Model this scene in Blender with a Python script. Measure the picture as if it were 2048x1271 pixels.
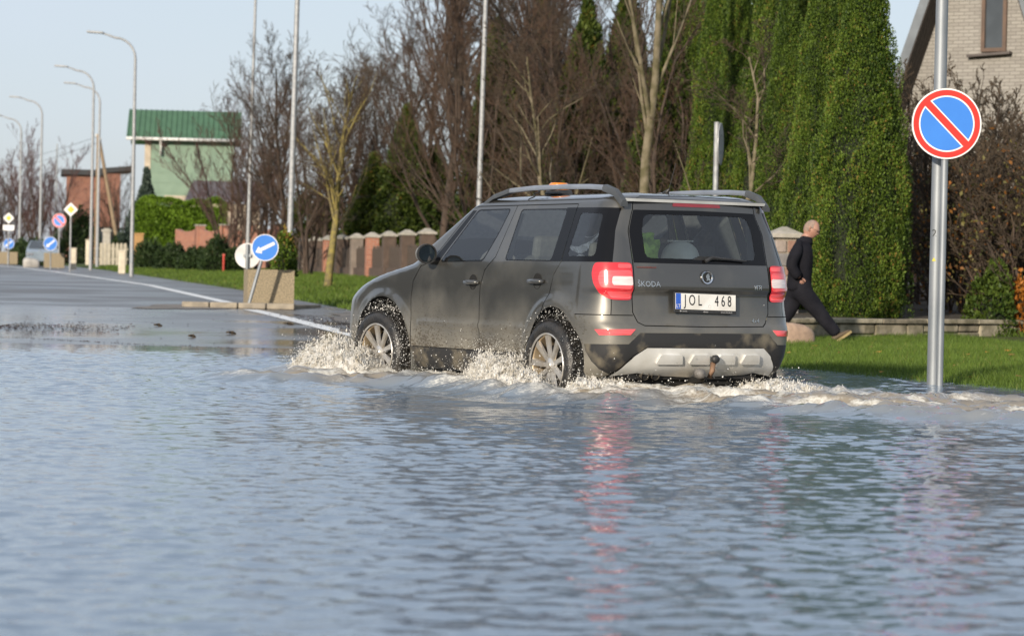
import bpy, bmesh, math, random
import numpy as np
from mathutils import Vector, Matrix
R = math.radians
for _o in list(bpy.data.objects): bpy.data.objects.remove(_o)
SC = bpy.context.scene
COL = SC.collection
# ---------------------------------------------------------------- camera
FPX = 5200.0; CAM_H = .9616; PITCH = .0164726; ROLL = R(1.2)
cam_d = bpy.data.cameras.new('camera'); cam = bpy.data.objects.new('camera', cam_d); COL.objects.link(cam)
cam_d.sensor_width = 36; cam_d.lens = 36 * FPX / 2048; cam_d.clip_start = .1; cam_d.clip_end = 5000
_cp, _sp, _cr, _sr = math.cos(PITCH), math.sin(PITCH), math.cos(ROLL), math.sin(ROLL)
_f = Vector((0, _cp, -_sp)); _u0 = Vector((0, _sp, _cp)); _r0 = Vector((1, 0, 0))
_r = _r0 * _cr + _u0 * _sr; _u = -_r0 * _sr + _u0 * _cr
cam.matrix_world = Matrix(((_r.x, _u.x, -_f.x, 0), (_r.y, _u.y, -_f.y, 0), (_r.z, _u.z, -_f.z, CAM_H), (0, 0, 0, 1)))
cam_d.dof.use_dof = True; cam_d.dof.focus_distance = 18.6; cam_d.dof.aperture_fstop = 4.2
SC.camera = cam
# ---------------------------------------------------------------- light
SUN_AZ = R(-24)      # the sun stands behind the camera, to its left
SUN_EL = R(15)
world = bpy.data.worlds.new('World'); SC.world = world; world.use_nodes = True
nt = world.node_tree; bg = nt.nodes['Background']
sky = nt.nodes.new('ShaderNodeTexSky'); sky.sky_type = 'NISHITA'; sky.sun_disc = False
sky.sun_elevation = SUN_EL
sky.air_density = 1.0; sky.dust_density = 1.4; sky.ozone_density = 1.6
# direction towards the sun
SUN_DIR = Vector((math.sin(SUN_AZ) * math.cos(SUN_EL), -math.cos(SUN_AZ) * math.cos(SUN_EL), math.sin(SUN_EL)))
sky.sun_rotation = math.atan2(SUN_DIR.x, SUN_DIR.y)
tc = nt.nodes.new('ShaderNodeTexCoord'); mp = nt.nodes.new('ShaderNodeMapping'); mp.inputs['Scale'].default_value = (1, 1, 3.2)
nz = nt.nodes.new('ShaderNodeTexNoise'); nz.inputs['Scale'].default_value = 2.2; nz.inputs['Detail'].default_value = 5; nz.inputs['Roughness'].default_value = .5
rmp = nt.nodes.new('ShaderNodeValToRGB'); rmp.color_ramp.elements[0].position = .3; rmp.color_ramp.elements[0].color = (.58, .58, .58, 1)
rmp.color_ramp.elements[1].position = .72; rmp.color_ramp.elements[1].color = (.88, .88, .88, 1)
mx = nt.nodes.new('ShaderNodeMixRGB'); mx.inputs[2].default_value = (5.25, 5.8, 6.75, 1)   # thin even veil of cloud
nt.links.new(tc.outputs['Generated'], mp.inputs['Vector']); nt.links.new(mp.outputs['Vector'], nz.inputs['Vector'])
nt.links.new(nz.outputs['Fac'], rmp.inputs['Fac']); nt.links.new(rmp.outputs['Color'], mx.inputs[0])
nt.links.new(sky.outputs['Color'], mx.inputs[1]); nt.links.new(mx.outputs['Color'], bg.inputs['Color'])
bg.inputs['Strength'].default_value = .10
sun_d = bpy.data.lights.new('sun', 'SUN'); sun_d.energy = 4.1; sun_d.angle = R(1.2); sun_d.color = (1, .885, .73)
sun = bpy.data.objects.new('sun', sun_d); COL.objects.link(sun)
sun.rotation_euler = (-SUN_DIR).to_track_quat('-Z', 'Y').to_euler()
vs = SC.view_settings; vs.view_transform = 'Standard'; vs.look = 'None'; vs.exposure = .43; vs.gamma = 1; vs.use_curve_mapping = False
SC.cycles.max_bounces = 8; SC.cycles.transparent_max_bounces = 16; SC.cycles.caustics_reflective = False; SC.cycles.caustics_refractive = False

# ---------------------------------------------------------------- helpers
def horizon(px): return 635.5 - FPX * math.tan(PITCH) + math.tan(ROLL) * (px - 1024)
def at(px, py, Y):
    """a point of the place at depth Y (metres from the camera along the view)"""
    a, b = px - 1024, py - 635.5
    a, b = a * _cr + b * _sr, -a * _sr + b * _cr
    d = _r0 * (a / FPX) + _f - _u0 * (b / FPX)
    t = Y / d.y
    return Vector((d.x * t, Y, CAM_H + d.z * t))
def ax(px, Y): return at(px, horizon(px), Y).x
def tag(o, label=None, cat=None, group=None, kind=None):
    if label: o['label'] = label
    if cat: o['category'] = cat
    if group: o['group'] = group
    if kind: o['kind'] = kind
    return o
def link(o, parent=None):
    COL.objects.link(o)
    if parent is not None: o.parent = parent
    return o
def empty(name, loc=(0, 0, 0), rz=0, label=None, cat=None, group=None):
    o = bpy.data.objects.new(name, None); COL.objects.link(o)
    o.location = loc; o.rotation_euler = (0, 0, rz); o.empty_display_size = .2
    return tag(o, label, cat, group)
def mesh(name, V, F, mat=None, smooth=True):
    """V (n,3); F a list of faces or an (m,k) array"""
    me = bpy.data.meshes.new(name)
    V = np.asarray(V, float).reshape(-1, 3)
    if isinstance(F, np.ndarray):
        m, k = F.shape
        me.vertices.add(len(V)); me.vertices.foreach_set('co', V.astype(np.float32).ravel())
        me.loops.add(m * k); me.loops.foreach_set('vertex_index', F.astype(np.int32).ravel())
        me.polygons.add(m); me.polygons.foreach_set('loop_start', np.arange(0, m * k, k, dtype=np.int32))
        me.update(calc_edges=True)
    else:
        me.from_pydata([tuple(v) for v in V], [], [tuple(f) for f in F])
    if smooth and len(me.polygons): me.polygons.foreach_set('use_smooth', np.ones(len(me.polygons), bool))
    if mat is not None: me.materials.append(mat)
    me.update(); return me
def obj(name, me, parent=None, loc=None, rz=None):
    o = bpy.data.objects.new(name, me); link(o, parent)
    if loc is not None: o.location = loc
    if rz is not None: o.rotation_euler = (0, 0, rz)
    return o
class MB:
    """collects simple solids into one mesh"""
    def __init__(s): s.V = []; s.F = []
    def add(s, V, F):
        n = len(s.V); s.V += [tuple(v) for v in V]; s.F += [tuple(i + n for i in f) for f in F]; return s
    def box(s, c, d, rot=None, taper=1.0):
        V = []
        for z in (-1, 1):
            k = taper if z > 0 else 1
            for x, y in ((-1, -1), (1, -1), (1, 1), (-1, 1)):
                v = Vector((x * d[0] / 2 * k, y * d[1] / 2 * k, z * d[2] / 2))
                if rot is not None: v = rot @ v
                V.append(v + Vector(c))
        return s.add(V, [(3, 2, 1, 0), (4, 5, 6, 7), (0, 1, 5, 4), (1, 2, 6, 5), (2, 3, 7, 6), (3, 0, 4, 7)])
    def tube(s, pts, rad, n=8, cap=True):
        pts = [Vector(p) for p in pts]
        if not hasattr(rad, '__len__'): rad = [rad] * len(pts)
        V = []; F = []
        for i, p in enumerate(pts):
            t = (pts[min(i + 1, len(pts) - 1)] - pts[max(i - 1, 0)]).normalized()
            a = t.cross(Vector((0, 0, 1)))
            if a.length < .05: a = t.cross(Vector((1, 0, 0)))
            a.normalize(); b = t.cross(a)
            for k in range(n):
                an = 2 * math.pi * k / n
                V.append(p + (a * math.cos(an) + b * math.sin(an)) * rad[i])
        for i in range(len(pts) - 1):
            for k in range(n):
                F.append((i * n + k, i * n + (k + 1) % n, (i + 1) * n + (k + 1) % n, (i + 1) * n + k))
        if cap: F.append(tuple(range(n))[::-1]); F.append(tuple((len(pts) - 1) * n + k for k in range(n)))
        return s.add(V, F)
    def lathe(s, prof, n=24, axis='z', c=(0, 0, 0)):
        """prof: (r, h) pairs"""
        V = []; F = []
        for r, h in prof:
            for k in range(n):
                a = 2 * math.pi * k / n; p = (r * math.cos(a), r * math.sin(a), h)
                if axis == 'y': p = (p[0], p[2], -p[1])
                elif axis == 'x': p = (p[2], p[0], p[1])
                V.append((p[0] + c[0], p[1] + c[1], p[2] + c[2]))
        for i in range(len(prof) - 1):
            for k in range(n): F.append((i * n + k, i * n + (k + 1) % n, (i + 1) * n + (k + 1) % n, (i + 1) * n + k))
        return s.add(V, F)
    def prism(s, poly, t0, t1, axis='y'):
        """polygon in two axes extruded along the third"""
        n = len(poly); V = []
        for t in (t0, t1):
            for a, b in poly: V.append({'y': (a, t, b), 'x': (t, a, b), 'z': (a, b, t)}[axis])
        F = [tuple(range(n))[::-1], tuple(range(n, 2 * n))]
        for k in range(n): F.append((k, (k + 1) % n, n + (k + 1) % n, n + k))
        return s.add(V, F)
    def build(s, name, mat, parent=None, loc=None, rz=None, smooth=False, bevel=0):
        me = mesh(name, s.V, s.F, mat, smooth)
        bm = bmesh.new(); bm.from_mesh(me); bmesh.ops.recalc_face_normals(bm, faces=bm.faces)
        if bevel: bmesh.ops.bevel(bm, geom=bm.edges[:], offset=bevel, segments=2, affect='EDGES', profile=.5, clamp_overlap=True)
        bm.to_mesh(me); bm.free()
        if smooth == 'auto':
            me.polygons.foreach_set('use_smooth', np.ones(len(me.polygons), bool)); me.set_sharp_from_angle(angle=R(38))
        return obj(name, me, parent, loc, rz)
def copy_tree(o, parent=None):
    c = o.copy(); COL.objects.link(c)
    if parent is not None: c.parent = parent
    for ch in o.children: copy_tree(ch, c)
    return c

def vhash(ix, iy, seed):
    h = (ix.astype(np.int64) * 374761393 + iy.astype(np.int64) * 668265263 + seed * 1442695041) & 0xffffffff
    h = ((h ^ (h >> 13)) * 1274126177) & 0xffffffff
    return ((h ^ (h >> 16)) & 0xffff) / 65535.0
def vnoise(x, y, seed=0):
    x = np.asarray(x, float); y = np.asarray(y, float)
    x0 = np.floor(x); y0 = np.floor(y); fx = x - x0; fy = y - y0
    fx = fx * fx * (3 - 2 * fx); fy = fy * fy * (3 - 2 * fy)
    a = vhash(x0, y0, seed); b = vhash(x0 + 1, y0, seed); c = vhash(x0, y0 + 1, seed); d = vhash(x0 + 1, y0 + 1, seed)
    return (a * (1 - fx) + b * fx) * (1 - fy) + (c * (1 - fx) + d * fx) * fy
def fbm(x, y, seed=0, oct=4, gain=.5):
    v = 0; a = 1; t = 0
    for i in range(oct):
        v = v + a * vnoise(x * 2 ** i + i * 17.3, y * 2 ** i - i * 9.1, seed + i); t += a; a *= gain
    return v / t

# ---------------------------------------------------------------- materials
MATS = {}
def mat(name, col, rough=.6, metal=0., col2=None, scale=6., bump=0., bscale=None, spec=.5, coat=0., detail=4., stretch=(1, 1, 1), emit=None, fac=(.35, .65), coord='Object'):
    if name in MATS: return MATS[name]
    m = bpy.data.materials.new(name); m.use_nodes = True; n = m.node_tree; b = n.nodes['Principled BSDF']
    b.inputs['Base Color'].default_value = (*col, 1); b.inputs['Roughness'].default_value = rough; b.inputs['Metallic'].default_value = metal
    b.inputs['Specular IOR Level'].default_value = spec; b.inputs['Coat Weight'].default_value = coat
    if emit: b.inputs['Emission Color'].default_value = (*emit[:3], 1); b.inputs['Emission Strength'].default_value = emit[3]
    if col2 is None: col2 = tuple(c * .72 for c in col)
    t = n.nodes.new('ShaderNodeTexCoord'); mp = n.nodes.new('ShaderNodeMapping'); mp.inputs['Scale'].default_value = stretch
    n.links.new(t.outputs[coord], mp.inputs['Vector'])
    z = n.nodes.new('ShaderNodeTexNoise'); z.inputs['Scale'].default_value = scale; z.inputs['Detail'].default_value = detail
    n.links.new(mp.outputs['Vector'], z.inputs['Vector'])
    r = n.nodes.new('ShaderNodeValToRGB'); r.color_ramp.elements[0].position = fac[0]; r.color_ramp.elements[1].position = fac[1]
    r.color_ramp.elements[0].color = (*col2, 1); r.color_ramp.elements[1].color = (*col, 1)
    n.links.new(z.outputs['Fac'], r.inputs['Fac']); n.links.new(r.outputs['Color'], b.inputs['Base Color'])
    if bump:
        z2 = n.nodes.new('ShaderNodeTexNoise'); z2.inputs['Scale'].default_value = bscale or scale * 4; z2.inputs['Detail'].default_value = 5
        n.links.new(mp.outputs['Vector'], z2.inputs['Vector'])
        bp = n.nodes.new('ShaderNodeBump'); bp.inputs['Strength'].default_value = bump; bp.inputs['Distance'].default_value = .02
        n.links.new(z2.outputs['Fac'], bp.inputs['Height']); n.links.new(bp.outputs['Normal'], b.inputs['Normal'])
    MATS[name] = m; return m
def leaf_mat(name, c1, c2, rough=.55, c3=None, trans=.25):
    """foliage: each leaf takes its own tint from a per-leaf value"""
    m = bpy.data.materials.new(name); m.use_nodes = True; n = m.node_tree; b = n.nodes['Principled BSDF']
    a = n.nodes.new('ShaderNodeAttribute'); a.attribute_name = 'tint'
    r = n.nodes.new('ShaderNodeValToRGB'); r.color_ramp.elements[0].color = (*c1, 1); r.color_ramp.elements[1].color = (*c2, 1)
    r.color_ramp.elements[0].position = .1; r.color_ramp.elements[1].position = .85
    if c3: e = r.color_ramp.elements.new(.97); e.color = (*c3, 1)
    n.links.new(a.outputs['Fac'], r.inputs['Fac']); n.links.new(r.outputs['Color'], b.inputs['Base Color'])
    b.inputs['Roughness'].default_value = rough; b.inputs['Specular IOR Level'].default_value = .25
    tr = n.nodes.new('ShaderNodeBsdfTranslucent'); n.links.new(r.outputs['Color'], tr.inputs['Color'])
    ms = n.nodes.new('ShaderNodeMixShader'); ms.inputs[0].default_value = trans
    n.links.new(b.outputs[0], ms.inputs[1]); n.links.new(tr.outputs[0], ms.inputs[2])
    n.links.new(ms.outputs[0], n.nodes['Material Output'].inputs['Surface']); MATS[name] = m; return m
def set_tint(me, vals):
    at_ = me.attributes.new('tint', 'FLOAT', 'POINT'); at_.data.foreach_set('value', np.asarray(vals, np.float32))
galv = mat('galvanised_steel', (.27, .29, .31), .55, .45, col2=(.20, .22, .24), scale=9, stretch=(1, 1, .25))
galv_dull = mat('dull_galvanised', (.36, .37, .38), .6, .35, col2=(.26, .27, .28), scale=14)
black_pl = mat('black_plastic', (.018, .018, .019), .5, col2=(.03, .03, .03), scale=30)
# ================================================================ SETTING
WATER_Z = .13
EY = np.array([-20, 20.2, 24.6, 33, 43, 65, 89, 130, 200, 400.]); EX = np.array([12.5, 3.98, 2.58, .15, -2.5, -7.0, -12.5, -22., -38., -84.])
def edge_x(Y):
    return sum(np.interp(np.asarray(Y) + d, EY, EX) for d in (-2, -1, 0, 1, 2)) / 5
def road_z(Y): return sum(np.interp(np.asarray(Y, float) + d, [18.5, 27, 47, 110, 140, 400], [0, .13, .34, .82, .98, 1.15]) for d in (-2, -1, 0, 1, 2)) / 5 - .004
def verge_z(X, Y):
    b = np.interp(Y, [10, 33, 45, 60, 90, 110, 140, 400], [.125, .145, .34, .50, .76, .92, 1.05, 1.2])
    d = np.maximum(np.asarray(X) - edge_x(Y), 0)
    r0 = road_z(Y) - .02
    return r0 + (b - r0) * np.minimum(d / .6, 1) ** .6 + .012 * np.minimum(d, 4) + .02 * fbm(np.asarray(X) * .8, np.asarray(Y) * .8, 5)
def ground_z(X, Y): return float(verge_z(np.array([X]), np.array([Y]))[0]) if X > edge_x(Y) else float(road_z(Y))
def grid_faces(nr, nc):
    i = np.arange(nr - 1)[:, None] * nc + np.arange(nc - 1)[None, :]
    return np.stack([i, i + 1, i + nc + 1, i + nc], -1).reshape(-1, 4)
def surface(name, m, X, Y, Z):
    me = mesh(name, np.stack([X, Y, Z], -1).reshape(-1, 3), grid_faces(*X.shape), m)
    return tag(obj(name, me), kind='structure')
# ---- asphalt: wet, patchy gloss
def asphalt_mat():
    m = bpy.data.materials.new('wet_asphalt'); m.use_nodes = True; n = m.node_tree; b = n.nodes['Principled BSDF']; L = n.links.new
    t = n.nodes.new('ShaderNodeTexCoord')
    z = n.nodes.new('ShaderNodeTexNoise'); z.inputs['Scale'].default_value = .35; z.inputs['Detail'].default_value = 5; L(t.outputs['Object'], z.inputs['Vector'])
    r = n.nodes.new('ShaderNodeValToRGB'); r.color_ramp.elements[0].position = .42; r.color_ramp.elements[1].position = .6
    r.color_ramp.elements[0].color = (.16, .16, .16, 1); r.color_ramp.elements[1].color = (.36, .36, .36, 1)
    sy = n.nodes.new('ShaderNodeSeparateXYZ'); L(t.outputs['Object'], sy.inputs[0]); wr = n.nodes.new('ShaderNodeMapRange'); wr.inputs['From Min'].default_value = 29; wr.inputs['From Max'].default_value = 50; wr.inputs['To Min'].default_value = -.12; wr.inputs['To Max'].default_value = .16; L(sy.outputs['Y'], wr.inputs['Value']); wa = n.nodes.new('ShaderNodeMath'); wa.operation = 'ADD'; wa.use_clamp = True
    L(z.outputs['Fac'], r.inputs['Fac']); L(r.outputs['Color'], wa.inputs[0]); L(wr.outputs[0], wa.inputs[1]); L(wa.outputs[0], b.inputs['Roughness'])   # still running with water near the flood, drying out up the slope
    g = n.nodes.new('ShaderNodeTexNoise'); g.inputs['Scale'].default_value = 45; g.inputs['Detail'].default_value = 3; L(t.outputs['Object'], g.inputs['Vector'])
    c = n.nodes.new('ShaderNodeValToRGB'); c.color_ramp.elements[0].color = (.07, .07, .073, 1); c.color_ramp.elements[1].color = (.15, .145, .14, 1)
    L(g.outputs['Fac'], c.inputs['Fac']); L(c.outputs['Color'], b.inputs['Base Color'])
    bp = n.nodes.new('ShaderNodeBump'); bp.inputs['Strength'].default_value = .08; bp.inputs['Distance'].default_value = .01
    L(g.outputs['Fac'], bp.inputs['Height']); L(bp.outputs['Normal'], b.inputs['Normal']); b.inputs['Specular IOR Level'].default_value = .6
    return m
asph = asphalt_mat()
Yr = np.concatenate([np.arange(-20, 18, 2.), np.arange(18, 50, .4), np.arange(50, 150, 2.), np.arange(150, 401, 10.)])
tt = np.linspace(0, 1, 40)
Xr = edge_x(Yr)[:, None] - (1 - tt)[None, :] ** 1.5 * 40
surface('road', asph, Xr, Yr[:, None] + 0 * Xr, road_z(Yr)[:, None] + 0 * Xr)
grass_m = mat('turf', (.060, .105, .022), .85, col2=(.075, .075, .028), scale=1.2, bump=.6, bscale=30, spec=.15)
Yg = np.concatenate([np.arange(-20, 18, 2.), np.arange(18, 50, .25), np.arange(50, 150, 1.), np.arange(150, 401, 10.)])
tg = np.linspace(0, 1, 120)
Xg = edge_x(Yg)[:, None] + tg[None, :] ** 2.2 * 70
surface('grass_verge', grass_m, Xg, Yg[:, None] + 0 * Xg, verge_z(Xg, Yg[:, None] + 0 * Xg))
g_ = np.linspace(-1, 1, 21); GX, GY = np.meshgrid(np.sign(g_) * g_ ** 2 * 3000, np.sign(g_) * g_ ** 2 * 3000)
surface('ground', mat('field', (.07, .09, .03), .9, col2=(.09, .08, .04), scale=.2), GX, GY, -.35 + np.clip((GY - 300) / 400, 0, 1.5))
# ---- painted edge line
paint = mat('road_paint', (.78, .78, .76), .5, col2=(.50, .50, .49), scale=5, fac=(.25, .5))
def strip(name, pts, w, m, dz=.006):
    Y = np.linspace(pts[0][1], pts[-1][1], int((pts[-1][1] - pts[0][1]) / .5) + 2)
    X = np.interp(Y, [p[1] for p in pts], [p[0] for p in pts])
    return surface(name, m, np.stack([X - w / 2, X + w / 2], 1), np.stack([Y, Y], 1), np.stack([road_z(Y) + dz] * 2, 1))
strip('edge_line', [(-.5, 25.5), (-2., 32.3), (-3.8, 40.8), (-4.35, 43.1)], .26, paint)
strip('edge_line', [(-4.75, 45.4), (-5.3, 48.2), (-9.5, 68), (-17.3, 98), (-29, 140)], .26, paint)
# pale silt left on the shoulder beside the island
silt = mat('dry_silt', (.21, .18, .15), .8, col2=(.10, .095, .09), scale=1.4, fac=(.38, .62))
def blob_sheet(name, cx, cy, rx, ry, m, dz, seed):
    rr = random.Random(seed); n = 40; V = [(cx, cy, float(road_z(cy)) + dz)]
    for k in range(n):
        a = 2 * math.pi * k / n; q = 1 + .35 * math.sin(3 * a + seed) * .5 + rr.uniform(-.12, .12)
        y = cy + ry * q * math.sin(a); V.append((cx + rx * q * math.cos(a), y, float(road_z(y)) + dz))
    return tag(obj(name, mesh(name, V, [(0, 1 + k, 1 + (k + 1) % n) for k in range(n)], m)), kind='structure')
blob_sheet('silt_patch', -2.1, 40.2, .75, 3.2, silt, .009, 1)
blob_sheet('silt_patch', -5.6, 43.8, .7, 1.6, silt, .009, 2)
blob_sheet('silt_patch', -1.3, 34.5, .8, 2.6, silt, .009, 4)

# ---- flood water
CAR_X, CAR_Y, CAR_YAW = .985996, 18.987086, .54168
def to_car(X, Y):
    dx, dy = X - CAR_X, Y - CAR_Y; s, c = math.sin(CAR_YAW), math.cos(CAR_YAW)
    return -dx * s + dy * c, -dx * c - dy * s
def from_car(x, y):
    s, c = math.sin(CAR_YAW), math.cos(CAR_YAW)
    return CAR_X - x * s - y * c, CAR_Y + x * c - y * s
def wake_env(X, Y):
    """0..1: churned water round the car and along the track it came from"""
    xc, yc = to_car(X, Y)
    e = 0 * X
    d1 = np.maximum(np.abs(yc - .05) - .95, 0) / .38; d2 = np.maximum(np.maximum(-1.0 - xc, xc - 3.25), 0) / .40
    e = np.maximum(e, np.exp(-(d1 ** 2 + d2 ** 2)))
    # trail: curves from the rear bumper towards the right edge of the picture
    s = np.clip(X - 1.2, 0, 8); cy = 17.9 - .62 * s + .03 * s * s
    w = 1.05 + .16 * s
    e = np.maximum(e, np.exp(-((Y - cy) / w) ** 4) * (1 / (1 + np.exp(-(X - .9) / .12))) * np.exp(-s / 14))
    # bow wave spreading to the left of the front wheel
    d = np.hypot((X + 1.15) / 1.0, (Y - 19.9) / .75); e = np.maximum(e, np.exp(-d ** 4))
    return np.clip(e, 0, 1)
def water_height(X, Y, lmin=.05):
    rr = np.random.RandomState(3); h = 0 * X
    for i in range(84):
        lam = .05 * (6 ** (rr.rand() ** 1.25)); th = math.radians(-78 + rr.randn() * 48); k = 2 * math.pi / lam; ph = rr.rand() * 6.28
        if lam < lmin: continue
        h = h + (.0027 * lam) * np.sin(k * (X * math.cos(th) + Y * math.sin(th)) + ph + 1.3 * vnoise(X * .6, Y * .6, i))
    gust = .15 + 1.7 * fbm(X * .5 + 3, Y * .3, 11, 4) ** 1.2
    near_edge = np.clip((27.2 - Y) / 3.0, .10, 1)
    h = h * gust * near_edge
    e = wake_env(X, Y)
    r1 = 1 - np.abs(2 * fbm(X * 1.5 + .5 * fbm(X * 3, Y * 3, 8, 2), Y * 2.4, 21, 4) - 1)
    r2 = fbm(X * 6, Y * 9, 31, 3)
    h = h * (1 - .4 * e) + e * (.17 * (r1 ** 2 - .45) + .06 * (r2 - .5)) + .030 * np.exp(-((e - .5) / .28) ** 2) * (.4 + r2)
    # long swell ring the car pushes out
    xc, yc = to_car(X, Y); d = np.hypot(np.maximum(np.abs(yc) - .9, 0), np.maximum(np.maximum(-1.0 - xc, xc - 3.3), 0))
    h = h + .020 * np.sin(d * 6.5 - .6) * np.exp(-((d - .9) / .8) ** 2)
    return h
def foam_amount(X, Y):
    e = wake_env(X, Y); xc, yc = to_car(X, Y)
    n = fbm(X * 2.0 + .8 * fbm(X * 4, Y * 4, 41, 2), Y * 3.4, 42, 5, .6)
    lace = 1 - np.abs(2 * fbm(X * 3.2, Y * 5.5, 47, 4, .6) - 1)
    near = np.exp(-np.maximum(np.abs(yc) - .9, 0) / .5) * np.exp(-np.maximum(np.maximum(-1.1 - xc, xc - 3.0), 0) / .8)
    f = e ** .7 * np.clip((n - .435 + .13 * near) * 4.4, 0, 1) + e * np.clip((lace - .72) * 4, 0, 1) * .75 * np.clip(n * 2.4 - .55, 0, 1)
    return np.clip(f, 0, 1)
def water_mat():
    m = bpy.data.materials.new('flood_water'); m.use_nodes = True; n = m.node_tree; b = n.nodes['Principled BSDF']; L = n.links.new
    b.inputs['Roughness'].default_value = .04; b.inputs['IOR'].default_value = 1.333
    t = n.nodes.new('ShaderNodeTexCoord'); mp = n.nodes.new('ShaderNodeMapping'); mp.inputs['Scale'].default_value = (1, 1.5, 1); L(t.outputs['Object'], mp.inputs['Vector'])
    z = n.nodes.new('ShaderNodeTexNoise'); z.inputs['Scale'].default_value = 17; z.inputs['Detail'].default_value = 3; L(mp.outputs['Vector'], z.inputs['Vector'])
    bp = n.nodes.new('ShaderNodeBump'); bp.inputs['Strength'].default_value = .12; bp.inputs['Distance'].default_value = .012
    L(z.outputs['Fac'], bp.inputs['Height']); L(bp.outputs['Normal'], b.inputs['Normal'])
    w = n.nodes.new('ShaderNodeAttribute'); w.attribute_name = 'wake'
    c = n.nodes.new('ShaderNodeValToRGB'); c.color_ramp.elements[0].color = (.145, .200, .265, 1); c.color_ramp.elements[1].color = (.24, .20, .145, 1)
    L(w.outputs['Fac'], c.inputs['Fac'])
    f = n.nodes.new('ShaderNodeAttribute'); f.attribute_name = 'foam'
    z3 = n.nodes.new('ShaderNodeTexNoise'); z3.inputs['Scale'].default_value = 30; z3.inputs['Detail'].default_value = 7; z3.inputs['Roughness'].default_value = .72; L(mp.outputs['Vector'], z3.inputs['Vector'])
    ma = n.nodes.new('ShaderNodeMath'); ma.operation = 'MULTIPLY_ADD'; ma.inputs[1].default_value = 1.15; L(f.outputs['Fac'], ma.inputs[0])
    mb = n.nodes.new('ShaderNodeMath'); mb.operation = 'MULTIPLY_ADD'; mb.inputs[1].default_value = 3.0; mb.inputs[2].default_value = -2.0; L(z3.outputs['Fac'], mb.inputs[0]); L(mb.outputs[0], ma.inputs[2]); ma.use_clamp = True
    fm = n.nodes.new('ShaderNodeMath'); fm.operation = 'MULTIPLY'; fm.use_clamp = True; L(ma.outputs[0], fm.inputs[0])
    cl = n.nodes.new('ShaderNodeMath'); cl.operation = 'MULTIPLY'; cl.inputs[1].default_value = 6; cl.use_clamp = True; L(f.outputs['Fac'], cl.inputs[0]); L(cl.outputs[0], fm.inputs[1])
    mc = n.nodes.new('ShaderNodeMixRGB'); mc.inputs[2].default_value = (.64, .63, .58, 1); L(fm.outputs[0], mc.inputs[0]); L(c.outputs['Color'], mc.inputs[1]); L(mc.outputs['Color'], b.inputs['Base Color'])
    mr = n.nodes.new('ShaderNodeMath'); mr.operation = 'MULTIPLY_ADD'; mr.inputs[1].default_value = .55; mr.inputs[2].default_value = .035; L(fm.outputs[0], mr.inputs[0]); L(mr.outputs[0], b.inputs['Roughness'])
    return m
wm = water_mat()
def flood_sheet(x0, x1, y0, y1, step):
    nx, ny = int((x1 - x0) / step) + 2, int((y1 - y0) / step) + 2
    X, Y = np.meshgrid(np.linspace(x0, x1, nx), np.linspace(y0, y1, ny)); Hh = water_height(X, Y, step * 2.7)
    out = np.clip(np.minimum(np.minimum(X + 8.5, 7.5 - X), np.minimum(Y - 4.0, 29.5 - Y)) / .4, 0, 1)
    me = mesh('flood_water', np.stack([X, Y, WATER_Z + Hh * out], -1).reshape(-1, 3), grid_faces(*X.shape), wm)
    for nm, v in (('wake', wake_env(X, Y)), ('foam', foam_amount(X, Y))):
        a_ = me.attributes.new(nm, 'FLOAT', 'POINT'); a_.data.foreach_set('value', v.ravel().astype(np.float32))
    return tag(obj('flood_water', me), kind='structure')
flood_sheet(-4.6, 5.4, 4.0, 12.5, .0185); flood_sheet(-8.5, 7.5, 12.5, 29.5, .028)
flood_sheet(-8.5, -4.6, 4.0, 12.5, .04); flood_sheet(5.4, 7.5, 4.0, 12.5, .04)
# the same flood beyond the rippled reach, out to both sides and behind the camera
def water_slab(x0, x1, y0, y1):
    X, Y = np.meshgrid(np.linspace(x0, x1, 60), np.linspace(y0, y1, 60))
    o = surface('flood_water', wm, X, Y, WATER_Z + 0 * X); return o
water_slab(-45, -8.5, -20, 29.5); water_slab(7.5, 20, -20, 29.5); water_slab(-8.5, 7.5, -20, 4.0)
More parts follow.
